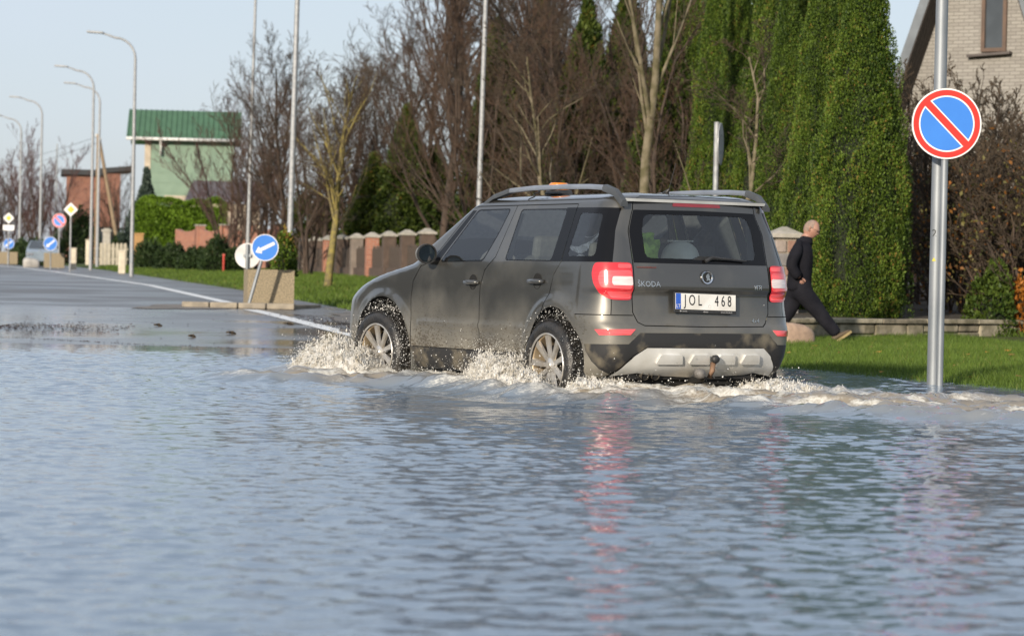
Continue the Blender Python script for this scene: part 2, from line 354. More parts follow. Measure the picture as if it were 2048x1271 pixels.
# ================================================================ THE CAR
def car_paint():
    m = bpy.data.materials.new('muddy_grey_paint'); m.use_nodes = True; n = m.node_tree; b = n.nodes['Principled BSDF']; L = n.links.new
    b.inputs['Metallic'].default_value = .55; b.inputs['Roughness'].default_value = .33
    b.inputs['Coat Weight'].default_value = .55; b.inputs['Coat Roughness'].default_value = .06
    t = n.nodes.new('ShaderNodeTexCoord'); sp = n.nodes.new('ShaderNodeSeparateXYZ'); L(t.outputs['Object'], sp.inputs[0])
    # film of road dirt: thicker low down and behind the wheels
    h = n.nodes.new('ShaderNodeMapRange'); h.inputs['From Min'].default_value = .86; h.inputs['From Max'].default_value = .36; L(sp.outputs['Z'], h.inputs['Value'])
    zf = n.nodes.new('ShaderNodeTexNoise'); zf.inputs['Scale'].default_value = 3.2; zf.inputs['Detail'].default_value = 6; L(t.outputs['Object'], zf.inputs['Vector'])
    a1 = n.nodes.new('ShaderNodeMath'); a1.operation = 'MULTIPLY_ADD'; a1.inputs[1].default_value = 1.1; a1.inputs[2].default_value = -.55; L(zf.outputs['Fac'], a1.inputs[0])
    a2 = n.nodes.new('ShaderNodeMath'); a2.operation = 'ADD'; a2.use_clamp = True; L(h.outputs[0], a2.inputs[0]); L(a1.outputs[0], a2.inputs[1])
    a3 = n.nodes.new('ShaderNodeMath'); a3.operation = 'MULTIPLY'; a3.inputs[1].default_value = .92; L(a2.outputs[0], a3.inputs[0])
    # speckles flung up by the wheels
    mp = n.nodes.new('ShaderNodeMapping'); mp.inputs['Scale'].default_value = (20, 20, 46); mp.inputs['Rotation'].default_value = (0, .55, 0); L(t.outputs['Object'], mp.inputs['Vector'])
    zs = n.nodes.new('ShaderNodeTexNoise'); zs.inputs['Scale'].default_value = 1.9; zs.inputs['Detail'].default_value = 4; zs.inputs['Roughness'].default_value = .62; L(mp.outputs['Vector'], zs.inputs['Vector'])
    zl = n.nodes.new('ShaderNodeTexNoise'); zl.inputs['Scale'].default_value = 4.2; zl.inputs['Detail'].default_value = 3; L(t.outputs['Object'], zl.inputs['Vector'])
    b1 = n.nodes.new('ShaderNodeMath'); b1.operation = 'MULTIPLY_ADD'; b1.inputs[1].default_value = .16; L(h.outputs[0], b1.inputs[0]); L(zs.outputs['Fac'], b1.inputs[2])
    b2 = n.nodes.new('ShaderNodeMath'); b2.operation = 'MULTIPLY_ADD'; b2.inputs[1].default_value = .30; L(zl.outputs['Fac'], b2.inputs[0]); L(b1.outputs[0], b2.inputs[2])
    rs = n.nodes.new('ShaderNodeValToRGB'); rs.color_ramp.elements[0].position = .80; rs.color_ramp.elements[1].position = .87; ab = n.nodes.new('ShaderNodeMath'); ab.operation = 'ABSOLUTE'; L(sp.outputs['Y'], ab.inputs[0]); sd = n.nodes.new('ShaderNodeMapRange'); sd.inputs['From Min'].default_value = .835; sd.inputs['From Max'].default_value = .850; sd.inputs['To Min'].default_value = -.12; sd.inputs['To Max'].default_value = 0; L(ab.outputs[0], sd.inputs['Value']); b3 = n.nodes.new('ShaderNodeMath'); b3.operation = 'ADD'; L(b2.outputs[0], b3.inputs[0]); L(sd.outputs[0], b3.inputs[1]); L(b3.outputs[0], rs.inputs['Fac'])
    c1 = n.nodes.new('ShaderNodeMixRGB'); c1.inputs[1].default_value = (.074, .073, .069, 1); c1.inputs[2].default_value = (.215, .20, .165, 1); L(a3.outputs[0], c1.inputs[0])
    c2 = n.nodes.new('ShaderNodeMixRGB'); c2.inputs[2].default_value = (.085, .070, .050, 1); L(rs.outputs['Color'], c2.inputs[0]); L(c1.outputs['Color'], c2.inputs[1]); L(c2.outputs['Color'], b.inputs['Base Color'])
    for sock, lo, hi in (('Metallic', .55, .05), ('Roughness', .28, .60), ('Coat Weight', 1.0, .08)):
        q = n.nodes.new('ShaderNodeMapRange'); q.inputs['To Min'].default_value = lo; q.inputs['To Max'].default_value = hi; L(a3.outputs[0], q.inputs['Value']); L(q.outputs[0], b.inputs[sock])
    return m
def dirty_black():
    m = mat('muddy_black_cladding', (.024, .024, .025), .55, col2=(.15, .13, .095), scale=6.5, detail=8, fac=(.30, .50), spec=.4); return m
def glass_mat(name, tint, gloss=.06):
    m = bpy.data.materials.new(name); m.use_nodes = True; n = m.node_tree; L = n.links.new
    for x in list(n.nodes):
        if x.type != 'OUTPUT_MATERIAL': n.nodes.remove(x)
    tr = n.nodes.new('ShaderNodeBsdfTransparent'); tr.inputs[0].default_value = (*tint, 1)
    gl = n.nodes.new('ShaderNodeBsdfGlossy'); gl.inputs['Roughness'].default_value = .02; gl.inputs[0].default_value = (.95, .97, 1, 1)
    fr = n.nodes.new('ShaderNodeFresnel'); fr.inputs['IOR'].default_value = 1.55
    ad = n.nodes.new('ShaderNodeMath'); ad.operation = 'ADD'; ad.inputs[1].default_value = gloss; ad.use_clamp = True; L(fr.outputs[0], ad.inputs[0])
    df = n.nodes.new('ShaderNodeBsdfDiffuse'); df.inputs[0].default_value = (.30, .30, .28, 1)
    m0 = n.nodes.new('ShaderNodeMixShader'); m0.inputs[0].default_value = .02; L(tr.outputs[0], m0.inputs[1]); L(df.outputs[0], m0.inputs[2])
    mx_ = n.nodes.new('ShaderNodeMixShader'); L(ad.outputs[0], mx_.inputs[0]); L(m0.outputs[0], mx_.inputs[1]); L(gl.outputs[0], mx_.inputs[2])
    L(mx_.outputs[0], n.nodes['Material Output'].inputs['Surface']); return m
def lens_mat(name, c, rough=.12):
    m = mat(name, c, rough, col2=tuple(x * .75 for x in c), scale=28, stretch=(.3, .3, 2.5), coat=.8, spec=.6); return m
PAINT = car_paint(); CLAD = dirty_black()
GLASS = glass_mat('tinted_window_glass', (.84, .89, .86), .02); GLASS_F = glass_mat('clear_window_glass', (.90, .93, .93), .02)
FRIT = mat('black_glass_border', (.006, .006, .007), .12, spec=.25, scale=3)
SEAM = mat('panel_gap', (.006, .006, .006), .9)
SILVER = mat('dusty_silver_plastic', (.74, .74, .72), .38, .25, col2=(.60, .59, .55), scale=5)
RED = lens_mat('red_lamp_lens', (.62, .022, .030)); RED2 = lens_mat('pale_red_lamp_lens', (.85, .10, .11)); WHT = lens_mat('clear_lamp_lens', (.72, .62, .60))
CHROME = mat('chrome', (.75, .76, .78), .12, 1.0, scale=5)

def cc(z, zs, vs, top=1.576):
    z = np.asarray(z, float); k = np.clip((top - z) / .09, 0, 1)
    return sum(np.interp(z + d * k, zs, vs) for d in (-.016, -.008, 0, .008, .016)) / 5
ZR = [.22, .27, .33, .42, .50, .60, .625, .645, .70, .845, .858, .882, 1.0, 1.06, 1.40, 1.47, 1.50, 1.525, 1.55, 1.567, 1.576]
XR = [-.52, -.60, -.71, -.765, -.785, -.785, -.778, -.742, -.735, -.722, -.722, -.750, -.730, -.715, -.612, -.600, -.595, -.575, -.515, -.36, .35]
ZW = [.22, .27, .33, .42, .55, .75, .90, 1.0, 1.06, 1.10, 1.45, 1.49, 1.515, 1.54, 1.56, 1.57, 1.576]
WW = [.80, .825, .842, .855, .866, .868, .862, .854, .846, .832, .70, .682, .655, .60, .47, .28, 0.0]
ZF = [.22, .35, .6, .74, .80, .86, .92, .97, 1.01, 1.04, 1.08, 1.49, 1.525, 1.55, 1.567, 1.576]
XF = [3.22, 3.32, 3.36, 3.33, 3.25, 3.12, 2.92, 2.68, 2.42, 2.26, 2.14, 1.50, 1.36, 1.15, .85, .4]
def car_W(x, z):
    w = cc(z, ZW, WW)
    w = w - .022 * np.clip((x - 1.3) / 1.7, 0, 2) ** 2 * (z < 1.1)
    for cx in (-.10, 2.47):
        r = np.hypot((x - cx) / (.92 if cx < 0 else 1.1), z - .36)
        w = w + .018 * np.exp(-((r - .42) / .045) ** 2) * (z < .9)
    w = w + .012 * np.clip((z - .548) / .02, 0, 1) * np.clip((.612 - z) / .02, 0, 1) * np.clip((x - .30) / .02, 0, 1) * np.clip((1.9 - x) / .02, 0, 1)
    return w
def car_S(u, z):
    u, z = np.broadcast_arrays(np.asarray(u, float), np.asarray(z, float))
    xr = cc(z, ZR, XR); xf = cc(z, ZF, XF); xe = -.36 + 0 * z; We = car_W(xe, z)
    y0 = np.minimum(.60, np.maximum(We - .16, We * .6)); k = .14
    x0 = xr + k * y0 * y0; xe = np.maximum(xe, x0 + .02)
    ry = u / .6 * y0; rx = xr + k * ry ** 2
    ph = np.clip((u - .6) / .45, 0, 1) * np.pi / 2; p = .88
    cx = xe - (xe - x0) * np.cos(ph).clip(0) ** p; cy = y0 + (We - y0) * np.sin(ph).clip(0) ** p
    xs = xe + (u - 1.05); af = np.where(z < 1.03, .42, np.where(z < 1.10, .42 - .2 * (z - 1.03) / .07, .22))
    xfs = np.maximum(xf - af, xe + .05); sx = np.minimum(xs, xfs); sy = car_W(sx, z); v = xs - xfs
    Wf = car_W(xfs, z); yf = np.maximum(Wf - .30, Wf * .5); p2 = np.clip(v / .5, 0, 1) * np.pi / 2
    fx = xfs + (xf - .03 - xfs) * np.sin(p2); fy = yf + (Wf - yf) * np.cos(p2).clip(0)
    gy = np.maximum(yf - (v - .5), 0); gx = xf - .03 + .03 * (1 - (gy / np.maximum(yf, .01)) ** 2)
    x = np.where(u < .6, rx, np.where(u < 1.05, cx, np.where(v < 0, sx, np.where(v < .5, fx, gx))))
    y = np.where(u < .6, ry, np.where(u < 1.05, cy, np.where(v < 0, sy, np.where(v < .5, fy, gy))))
    return np.stack([x, y, z], -1)
def car_N(u, z):
    e = .004; a = car_S(u + e, z) - car_S(np.maximum(u - e, 0), z); b = car_S(u, np.minimum(z + e, 1.575)) - car_S(u, z - e)
    n = np.cross(b, a); l = np.linalg.norm(n, axis=-1, keepdims=True); return n / np.maximum(l, 1e-9)
def in_poly(P, poly):
    x, y = P[:, 0], P[:, 1]; r = np.zeros(len(P), bool); n = len(poly)
    for i in range(n):
        x1, y1 = poly[i]; x2, y2 = poly[(i + 1) % n]
        c = ((y1 > y) != (y2 > y))
        with np.errstate(divide='ignore', invalid='ignore'): xx = (x2 - x1) * (y - y1) / (y2 - y1 + 1e-12) + x1
        r ^= c & (x < xx)
    return r
def ell(cx, cz, a, b, lo, n=18):
    P = [(cx - a, lo)]
    for k in range(n + 1):
        t = math.pi * (1 - k / n); P.append((cx + a * math.cos(t), cz + b * math.sin(t)))
    P.append((cx + a, lo)); return P
def rnd(poly, r=.03, n=3):
    out = []; m = len(poly)
    for i in range(m):
        p0, p1, p2 = Vector(poly[i - 1]), Vector(poly[i]), Vector(poly[(i + 1) % m])
        a = p1 + (p0 - p1).normalized() * min(r, (p0 - p1).length * .45); b = p1 + (p2 - p1).normalized() * min(r, (p2 - p1).length * .45)
        for k in range(n + 1):
            t = k / n; q = a * (1 - t) ** 2 + p1 * 2 * t * (1 - t) + b * t * t; out.append((q.x, q.y))
    return out
W_FRONT = rnd([(2.985, 1.056), (2.67, 1.440), (2.212, 1.446), (2.27, 1.27), (2.36, 1.072)], .035)
W_REAR = rnd([(2.03, 1.076), (2.035, 1.440), (1.415, 1.438), (1.40, 1.074)], .03)
BLACK_Q = [(1.415, 1.066), (1.42, 1.452), (.705, 1.447), (.74, 1.066)]
W_QUART = rnd([(1.205, 1.104), (1.21, 1.416), (.91, 1.404), (.895, 1.106)], .035)
TRI = [(3.02, 1.05), (2.70, 1.445), (2.76, 1.445), (3.12, 1.06)]
R_BLACK = [(0, 1.066), (.572, 1.066), (.572, 1.437), (0, 1.443)]
R_GLASS = [(0, 1.100), (.435, 1.100), (.462, 1.108), (.475, 1.135), (.475, 1.37), (.462, 1.398), (.43, 1.408), (0, 1.410)]
TAIL = rnd([(.594, 1.064), (.885, 1.060), (.905, .985), (.885, .905), (.82, .840), (.745, .806), (.594, .803)], .03)
ARCH_R = ell(1.310, .36, .345, .385, .1); ARCH_F = ell(3.88, .36, .465, .415, .1)
BUMP_BLK = [(0, .580), (.555, .579), (.635, .500), (.968, .494), (.955, .44), (.905, .375), (.83, .322), (.69, .280), (.4, .2), (0, .2)]
SKID = [(0, .477), (.500, .477), (.585, .420), (.70, .278), (.50, .306), (.42, .290), (0, .272)]
CUT_BELOW = [(0, .272), (.42, .290), (.50, .306), (.70, .278), (.76, .262), (.96, .255), (.96, .1), (0, .1)]
REFL = [(.880, .598), (.590, .604), (.625, .563), (.848, .559)]
SILL = [(1.6, .1), (1.6, .398), (3.46, .392), (3.46, .1)]
TG_SEAM = [(.600, 1.500), (.580, 1.44), (.580, 1.064), (.586, .80), (.584, .72), (.55, .652), (.51, .629), (0, .624)]
SEAMS = [
    [(3.405, .39), (3.42, .776), (3.40, .90), (3.30, 1.016), (3.14, 1.052)], [(3.14, 1.052), (2.775, 1.460), (2.70, 1.476), (1.30, 1.478)],
    [(2.36, .39), (2.357, .876), (2.31, .996), (2.19, 1.092), (2.125, 1.478)],
    [(1.70, .43), (1.43, .748), (1.375, .836), (1.34, .968), (1.26, 1.064), (1.29, 1.478)],
    [(1.63, .40), (3.42, .394)], [(1.02, .699), (.585, .699)], [(.740, .812), (.738, .70)], TG_SEAM, [(.600, 1.500), (.59, 1.535), (0, 1.548)]]
zl = sorted(set([round(v, 4) for v in list(np.arange(.235, .66, .0225)) + list(np.arange(.66, 1.06, .025)) + list(np.arange(1.06, 1.46, .028)) + [.845, .858, .87, .882, 1.46, 1.475, 1.49, 1.50, 1.51, 1.52, 1.53, 1.54, 1.548, 1.555, 1.561, 1.566, 1.570, 1.573, 1.575, 1.576]]))
ul = sorted(set([round(v, 4) for v in list(np.arange(0, .6, .04)) + list(np.arange(.6, 1.05, .0225)) + list(np.arange(1.05, 4.7, .035)) + list(np.arange(4.7, 5.9, .06))]))
UG, ZG = np.meshgrid(ul, zl)
bm = bmesh.new()
_vs = [bm.verts.new((a, b, 0)) for a, b in zip(UG.ravel(), ZG.ravel())]
for f in grid_faces(*UG.shape): bm.faces.new([_vs[i] for i in f])
def cut(p, q):
    p = Vector((*p, 0)); q = Vector((*q, 0)); d = q - p
    if d.length < 1e-6: return
    x0, x1 = min(p.x, q.x) - .002, max(p.x, q.x) + .002; y0, y1 = min(p.y, q.y) - .002, max(p.y, q.y) + .002
    fs = []
    for f in bm.faces:
        co = [v.co for v in f.verts]
        if max(c.x for c in co) < x0 or min(c.x for c in co) > x1 or max(c.y for c in co) < y0 or min(c.y for c in co) > y1: continue
        fs.append(f)
    es = {e for f in fs for e in f.edges}; vv = {v for f in fs for v in f.verts}
    bmesh.ops.bisect_plane(bm, geom=list(vv) + list(es) + fs, dist=1e-6, plane_co=p, plane_no=(-d.y, d.x, 0))
def cut_poly(poly):
    for i in range(len(poly)): cut(poly[i], poly[(i + 1) % len(poly)])
REGIONS = []   # later entries win
def region(pid, poly): cut_poly(poly); REGIONS.append((pid, poly))
region('rear_bumper_trim', BUMP_BLK); region('skid_plate', SKID); region('side_sill', SILL)
region('tri', TRI); region('quarter_black', BLACK_Q); region('rear_black', R_BLACK)
def grow(poly, d):
    c = np.mean(np.array(poly), 0); return [tuple(np.array(p) + (np.array(p) - c) / np.linalg.norm(np.array(p) - c) * d) for p in poly]
region('seal', grow(W_FRONT, .016)); region('seal', grow(W_REAR, .016))
region('glass_front', W_FRONT); region('glass_rear', W_REAR); region('glass_quarter', W_QUART); region('glass_tail', R_GLASS)
region('tail_light', TAIL); region('reflector', REFL)
for pl in SEAMS:
    for i in range(len(pl) - 1):
        a, b = Vector(pl[i]), Vector(pl[i + 1]); d = (b - a).normalized(); nn = Vector((-d.y, d.x)) * .0034; e = d * .003
        region('seam', [tuple(a - e - nn), tuple(b + e - nn), tuple(b + e + nn), tuple(a - e + nn)])
region('hole', ARCH_R); region('hole', ARCH_F); region('hole', CUT_BELOW)
bm.verts.ensure_lookup_table(); bm.faces.ensure_lookup_table(); bm.verts.index_update(); bm.faces.index_update()
cen = np.array([f.calc_center_median()[:2] for f in bm.faces]); fid = np.array(['body'] * len(cen), dtype=object)
for pid, poly in REGIONS:
    ins = in_poly(cen, poly)
    if pid == 'seam': ins &= np.array([x not in ('glass_front', 'glass_rear', 'glass_quarter', 'tail_light') for x in fid])
    fid[ins] = pid
# windscreen: between the pillars, above the cowl
xfs_ = np.maximum(cc(cen[:, 1], ZF, XF) - .22, -.31) + 1.41
wsc = (cen[:, 1] > 1.11) & (cen[:, 1] < 1.475) & (cen[:, 0] > xfs_ + .12); fid[wsc & (fid == 'body')] = 'windscreen'
PV = np.array([v.co[:2] for v in bm.verts]); FV = [[v.index for v in f.verts] for f in bm.faces]
adj = [[] for _ in FV]
for e in bm.edges:
    lf = e.link_faces
    if len(lf) == 2: a, b = lf[0].index, lf[1].index; adj[a].append(b); adj[b].append(a)
bm.free()
comp = np.full(len(FV), -1); islands = []
for i in range(len(FV)):
    if comp[i] >= 0 or fid[i] == 'hole': continue
    st = [i]; comp[i] = len(islands); mem = []
    while st:
        k = st.pop(); mem.append(k)
        for j in adj[k]:
            if comp[j] < 0 and fid[j] == fid[i]: comp[j] = comp[i]; st.append(j)
    islands.append((fid[i], mem))
car = empty('car', (CAR_X, CAR_Y, 0), math.pi / 2 + CAR_YAW, 'muddy grey-green five-door estate car driving through the flood water', 'car')
def panel(name, faces, m, off=0., parent=None):
    """map a set of flat faces on to the body; a mirrored twin is made for the right side"""
    parent = parent or car
    idx = sorted({v for f in faces for v in FV[f]}); mp_ = {v: i for i, v in enumerate(idx)}
    uv = PV[idx]; V = car_S(uv[:, 0], uv[:, 1])
    if off: V = V + car_N(uv[:, 0], uv[:, 1]) * off
    Fl = [[mp_[v] for v in FV[f]][::-1] for f in faces]
    def make(V, Fs, nm):
        me = mesh(nm, V, Fs, m); b = bmesh.new(); b.from_mesh(me)
        bmesh.ops.remove_doubles(b, verts=b.verts, dist=2e-4); bmesh.ops.dissolve_degenerate(b, edges=b.edges, dist=1e-5); b.to_mesh(me); b.free()
        me.polygons.foreach_set('use_smooth', np.ones(len(me.polygons), bool)); return obj(nm, me, parent)
    M = V * np.array([1, -1, 1]); Fr = [f[::-1] for f in Fl]
    if uv[:, 0].min() < 1e-5:
        return [make(np.vstack([V, M]), Fl + [[i + len(V) for i in f] for f in Fr], name)]
    return [make(V, Fl, name), make(M, Fr, name)]
SEEDS = [('front_door', 2.7, .8), ('rear_door', 1.9, .8), ('quarter_panel', 1.1, .9), ('tailgate', .2, .95), ('rear_bumper', .8, .65), ('corner_panel', .65, .76), ('tailgate_corner', .2, 1.46), ('front_body', 4.0, .9), ('roof', 1.5, 1.53)]
names = {}
for nm, u_, z_ in SEEDS:
    d = np.hypot(cen[:, 0] - u_, cen[:, 1] - z_); d[fid != 'body'] = 9; k = int(np.argmin(d)); names.setdefault(int(comp[k]), nm)
MAPM = {'body': PAINT, 'rear_bumper_trim': CLAD, 'skid_plate': SILVER, 'side_sill': CLAD, 'tri': FRIT, 'quarter_black': FRIT, 'rear_black': FRIT, 'seal': FRIT,
        'glass_front': GLASS_F, 'glass_rear': GLASS, 'glass_quarter': GLASS, 'glass_tail': GLASS, 'windscreen': GLASS_F, 'tail_light': RED, 'reflector': RED2, 'seam': SEAM}
NM = {'rear_bumper_trim': 'bumper_cladding', 'tri': 'mirror_triangle', 'quarter_black': 'window_surround', 'rear_black': 'window_surround', 'seal': 'window_seal', 'glass_front': 'side_window', 'glass_rear': 'side_window',
      'glass_quarter': 'quarter_window', 'glass_tail': 'rear_window', 'tail_light': 'tail_light', 'reflector': 'reflector', 'seam': 'panel_gap', 'skid_plate': 'skid_plate', 'side_sill': 'sill', 'windscreen': 'windscreen', 'body': 'body_panel'}
tails = []
for ci, (pid, mem) in enumerate(islands):
    if len(mem) < 2 and pid != 'seam': continue
    off = {'seam': -.006, 'tail_light': .010, 'reflector': .005, 'skid_plate': .012, 'quarter_black': .0015, 'rear_black': .0015}.get(pid, 0)
    r_ = panel(names.get(ci, NM[pid]), mem, MAPM[pid], off)
    if pid == 'tail_light': tails += r_
def on_body(u, z, off=0., side=1):
    P = car_S(np.array([abs(u)]), np.array([z]))[0] + car_N(np.array([abs(u)]), np.array([z]))[0] * off
    return Vector((P[0], P[1] * side, P[2]))
def patch(name, poly, m, off, parent=None, both=True, thick=.006, nsub=.03):
    """a thin moulded piece that follows the bodywork: polygon in (u, z), real thickness"""
    b = bmesh.new(); u0 = min(p[0] for p in poly); u1 = max(p[0] for p in poly); z0 = min(p[1] for p in poly); z1 = max(p[1] for p in poly)
    f = b.faces.new([b.verts.new((*p, 0)) for p in poly])
    for ax_, lo, hi in ((0, u0, u1), (1, z0, z1)):
        n_ = int((hi - lo) / nsub)
        for k in range(1, n_ + 1):
            c = [0, 0, 0]; c[ax_] = lo + (hi - lo) * k / (n_ + 1); no = [0, 0, 0]; no[ax_] = 1
            bmesh.ops.bisect_plane(b, geom=b.verts[:] + b.edges[:] + b.faces[:], dist=1e-6, plane_co=c, plane_no=no)
    b.verts.index_update(); uv = np.array([v.co[:2] for v in b.verts]); Fs = [[v.index for v in f.verts] for f in b.faces]
    bd = [(e.verts[0].index, e.verts[1].index) for e in b.edges if len(e.link_faces) == 1]; b.free()
    sg = np.sign(uv[:, 0]); sg[sg == 0] = 1
    P = car_S(np.abs(uv[:, 0]), uv[:, 1]); N = car_N(np.abs(uv[:, 0]), uv[:, 1]); P[:, 1] *= sg; N[:, 1] *= sg
    V = np.vstack([P + N * off, P + N * (off - thick)]); n = len(P)
    F = Fs + [[i + n for i in f[::-1]] for f in Fs] + [[a, c, c + n, a + n] for a, c in bd]; out = []
    for s in ((1, -1) if both else (1,)):
        me = mesh(name, V * np.array([1, s, 1]), F, m); bb = bmesh.new(); bb.from_mesh(me); bmesh.ops.recalc_face_normals(bb, faces=bb.faces); bb.to_mesh(me); bb.free()
        me.polygons.foreach_set('use_smooth', np.ones(len(me.polygons), bool)); me.set_sharp_from_angle(angle=R(40))
        out.append(obj(name, me, parent[0 if s > 0 else 1] if isinstance(parent, list) else (parent or car)))
    return out
# lamp details
patch('lamp_ring', rnd([(.602, 1.010), (.835, 1.006), (.852, .95), (.832, .892), (.602, .884)], .02), RED2, .0135, tails)
patch('reversing_lamp', rnd([(.600, .968), (.742, .966), (.748, .935), (.742, .906), (.600, .904)], .012), WHT, .0165, tails)
patch('lamp_band', rnd([(.602, .868), (.780, .868), (.74, .818), (.602, .816)], .012), RED2, .0130, tails)
patch('lamp_band', rnd([(.602, 1.052), (.70, 1.052), (.70, 1.024), (.602, 1.024)], .010), RED2, .0130, tails)
patch('brake_light', rnd([(-.232, 1.468), (.232, 1.468), (.232, 1.492), (-.232, 1.492)], .008), lens_mat('dark_red_lens', (.22, .012, .016)), .004, both=False)
# raised ribs pressed into the skid plate
for a, b_ in ((-.475, -.30), (-.245, -.075), (-.02, .15), (.205, .415)):
    patch('skid_rib', rnd([(a + .02, .436), (b_ - .02, .436), (b_, .375), (a - .005, .375)], .01), SILVER, .032, both=False, thick=.02)
# chrome badge, lettering
def txt(s, size, u, z, m, parent, off=.004, ext=.0015, center=False, lean=0, sx=1):
    c = bpy.data.curves.new('lettering', 'FONT'); c.body = s; c.size = size; c.extrude = ext; c.resolution_u = 2
    c.align_x = 'CENTER' if center else 'LEFT'; c.align_y = 'CENTER'; c.shear = lean
    o = bpy.data.objects.new('tmp', c); COL.objects.link(o); dg = bpy.context.evaluated_depsgraph_get(); me = bpy.data.meshes.new_from_object(o.evaluated_get(dg)); bpy.data.objects.remove(o)
    me.name = 'lettering'; me.materials.clear(); me.materials.append(m)
    n = len(me.vertices); co = np.zeros(n * 3, np.float32); me.vertices.foreach_get('co', co); co = co.reshape(-1, 3)
    return me, co
def body_text(s, size, u, z, m, off=.004, lean=0, sx=1., name='lettering'):
    me, co = txt(s, size, u, z, m, car, lean=lean)
    uu = u - co[:, 0] * sx; zz = z + co[:, 1]; sg = np.where(uu < 0, -1, 1)
    P = car_S(np.abs(uu), zz); N = car_N(np.abs(uu), zz); P[:, 1] *= sg; N[:, 1] *= sg
    V = P + N * (off + co[:, 2:3]); me.vertices.foreach_set('co', V.astype(np.float32).ravel()); me.update(); return obj(name, me, car)
LET = mat('chrome_letters', (.62, .63, .62), .25, .9, scale=4)
body_text('ŠKODA', .055, .560, .917, LET, sx=.96); body_text('YETI', .042, -.425, .906, LET, sx=.95); body_text('4x4', .045, -.415, .668, LET, sx=1.1)
body_text('www.skodavilnius.lt', .018, .555, 1.035, mat('faded_red_print', (.20, .06, .05), .6), sx=1.05)
def rear_pt(y, z, off): return on_body(abs(y), z, off, 1 if y >= 0 else -1)
bc = rear_pt(0, .973, .004)
badge = MB().lathe([(0, .010), (.036, .010), (.040, .014), (.046, .015), (.049, .010), (.050, 0)], 32, 'x').build('badge', CHROME, car, smooth='auto'); badge.location = bc; badge.scale = (-1, 1, 1)
bd = MB().lathe([(0, 0), (.0375, 0), (.0375, .002)], 32, 'x').build('badge_field', mat('badge_black', (.02, .02, .02), .3), badge); bd.location = (.0105, 0, 0)
wg = MB()
wg.prism([(-.022, -.022), (-.014, -.026), (-.004, -.018), (.004, -.026), (.010, -.024), (.006, -.010), (.016, .002), (.012, .016), (.0, .026), (-.014, .024), (-.006, .018), (-.018, .016), (-.010, .008), (-.020, .004), (-.012, -.004), (-.022, -.010)], .0, .003, 'x')
wg.build('winged_arrow', CHROME, badge).location = (.0125, 0, 0)
# number plate
pl = empty('number_plate', (0, 0, 0)); pl.parent = car
pc = rear_pt(.018, .797, .030); pl.location = pc; pl.rotation_euler = (R(1.0), R(4), 0)
def pbox(nm, y0, y1, z0, z1, x, m, par, t=.004, bev=.0): return MB().box((x, (y0 + y1) / 2, (z0 + z1) / 2), (t, abs(y1 - y0), z1 - z0)).build(nm, m, par, bevel=bev)
pbox('plate_frame', -.268, .268, -.080, .064, .004, black_pl, pl, .014, .003)
pbox('plate_face', -.258, .258, -.056, .056, -.005, mat('plate_white', (.74, .73, .70), .4, col2=(.60, .58, .53), scale=7), pl)
pbox('euro_band', .214, .257, -.055, .055, -.0072, mat('plate_blue', (.03, .11, .50), .4), pl, .001)
def flat_text(s, size, y, z, x, m, par, sx=1., bold=0.):
    c = bpy.data.curves.new('lettering', 'FONT'); c.body = s; c.size = size; c.extrude = .0006; c.resolution_u = 3; c.align_x = 'CENTER'; c.align_y = 'CENTER'; c.offset = bold
    o = bpy.data.objects.new('tmp', c); COL.objects.link(o); dg = bpy.context.evaluated_depsgraph_get(); me = bpy.data.meshes.new_from_object(o.evaluated_get(dg)); bpy.data.objects.remove(o)
    n = len(me.vertices); co = np.zeros(n * 3, np.float32); me.vertices.foreach_get('co', co); co = co.reshape(-1, 3)
    V = np.stack([x - co[:, 2], y - co[:, 0] * sx, z + co[:, 1]], 1); me.vertices.foreach_set('co', V.astype(np.float32).ravel()); me.materials.clear(); me.materials.append(m); me.update()
    return obj('lettering', me, par)
INK = mat('plate_ink', (.012, .012, .014), .5)
flat_text('J O L', .108, .110, .006, -.0082, INK, pl, .66, .0); flat_text('4 6 8', .108, -.148, .006, -.0082, INK, pl, .66, .0)
flat_text('LT', .036, .236, -.034, -.0086, mat('white_print', (.75, .75, .75), .5), pl, .9)
GP = mat('grey_print', (.45, .45, .45), .5)
for s_, y_ in (('● skoda', .19), ('vilnius', .0), ('www.skoda.lt', -.18)): flat_text(s_, .013, y_, -.069, -.0040, GP, pl, 1.4)
MB().lathe([(0, .002), (.011, .002), (.011, 0)], 16, 'x').build('inspection_seal', mat('seal_grey', (.33, .33, .31), .5), pl).location = (-.0085, -.032, -.030)
# wiper
wp = MB(); wa = rear_pt(-.02, 1.095, .02)
wp.tube([rear_pt(0, 1.085, .012), rear_pt(-.05, 1.105, .03), rear_pt(-.18, 1.098, .03), rear_pt(-.36, 1.088, .025)], [.016, .012, .008, .006], 6)
wp.build('rear_wiper', black_pl, car, smooth='auto')
MB().prism([(-.16, 1.095), (-.10, 1.118), (.04, 1.122), (.10, 1.095)], -.706, -.684, 'x').build('wiper_cover', black_pl, car)
# door handles
for side in (1, -1):
    for ux, zz in ((2.465, .902), (1.550, .920)):
        c0 = on_body(ux, zz, 0, side)
        h = MB().tube([c0 + Vector((.095, side * .004, 0)), c0 + Vector((.07, side * .030, 0)), c0 + Vector((0, side * .036, 0)), c0 + Vector((-.07, side * .030, 0)), c0 + Vector((-.095, side * .004, 0))], [.014, .018, .017, .018, .014], 8).build('door_handle', PAINT, car, smooth=True)
        cup = MB().lathe([(.0, .0015), (.048, .002), (.055, .0035), (.06, .001)], 20, 'y').build('handle_recess', SEAM, h); cup.location = c0; cup.scale = (1, side, 1.0)
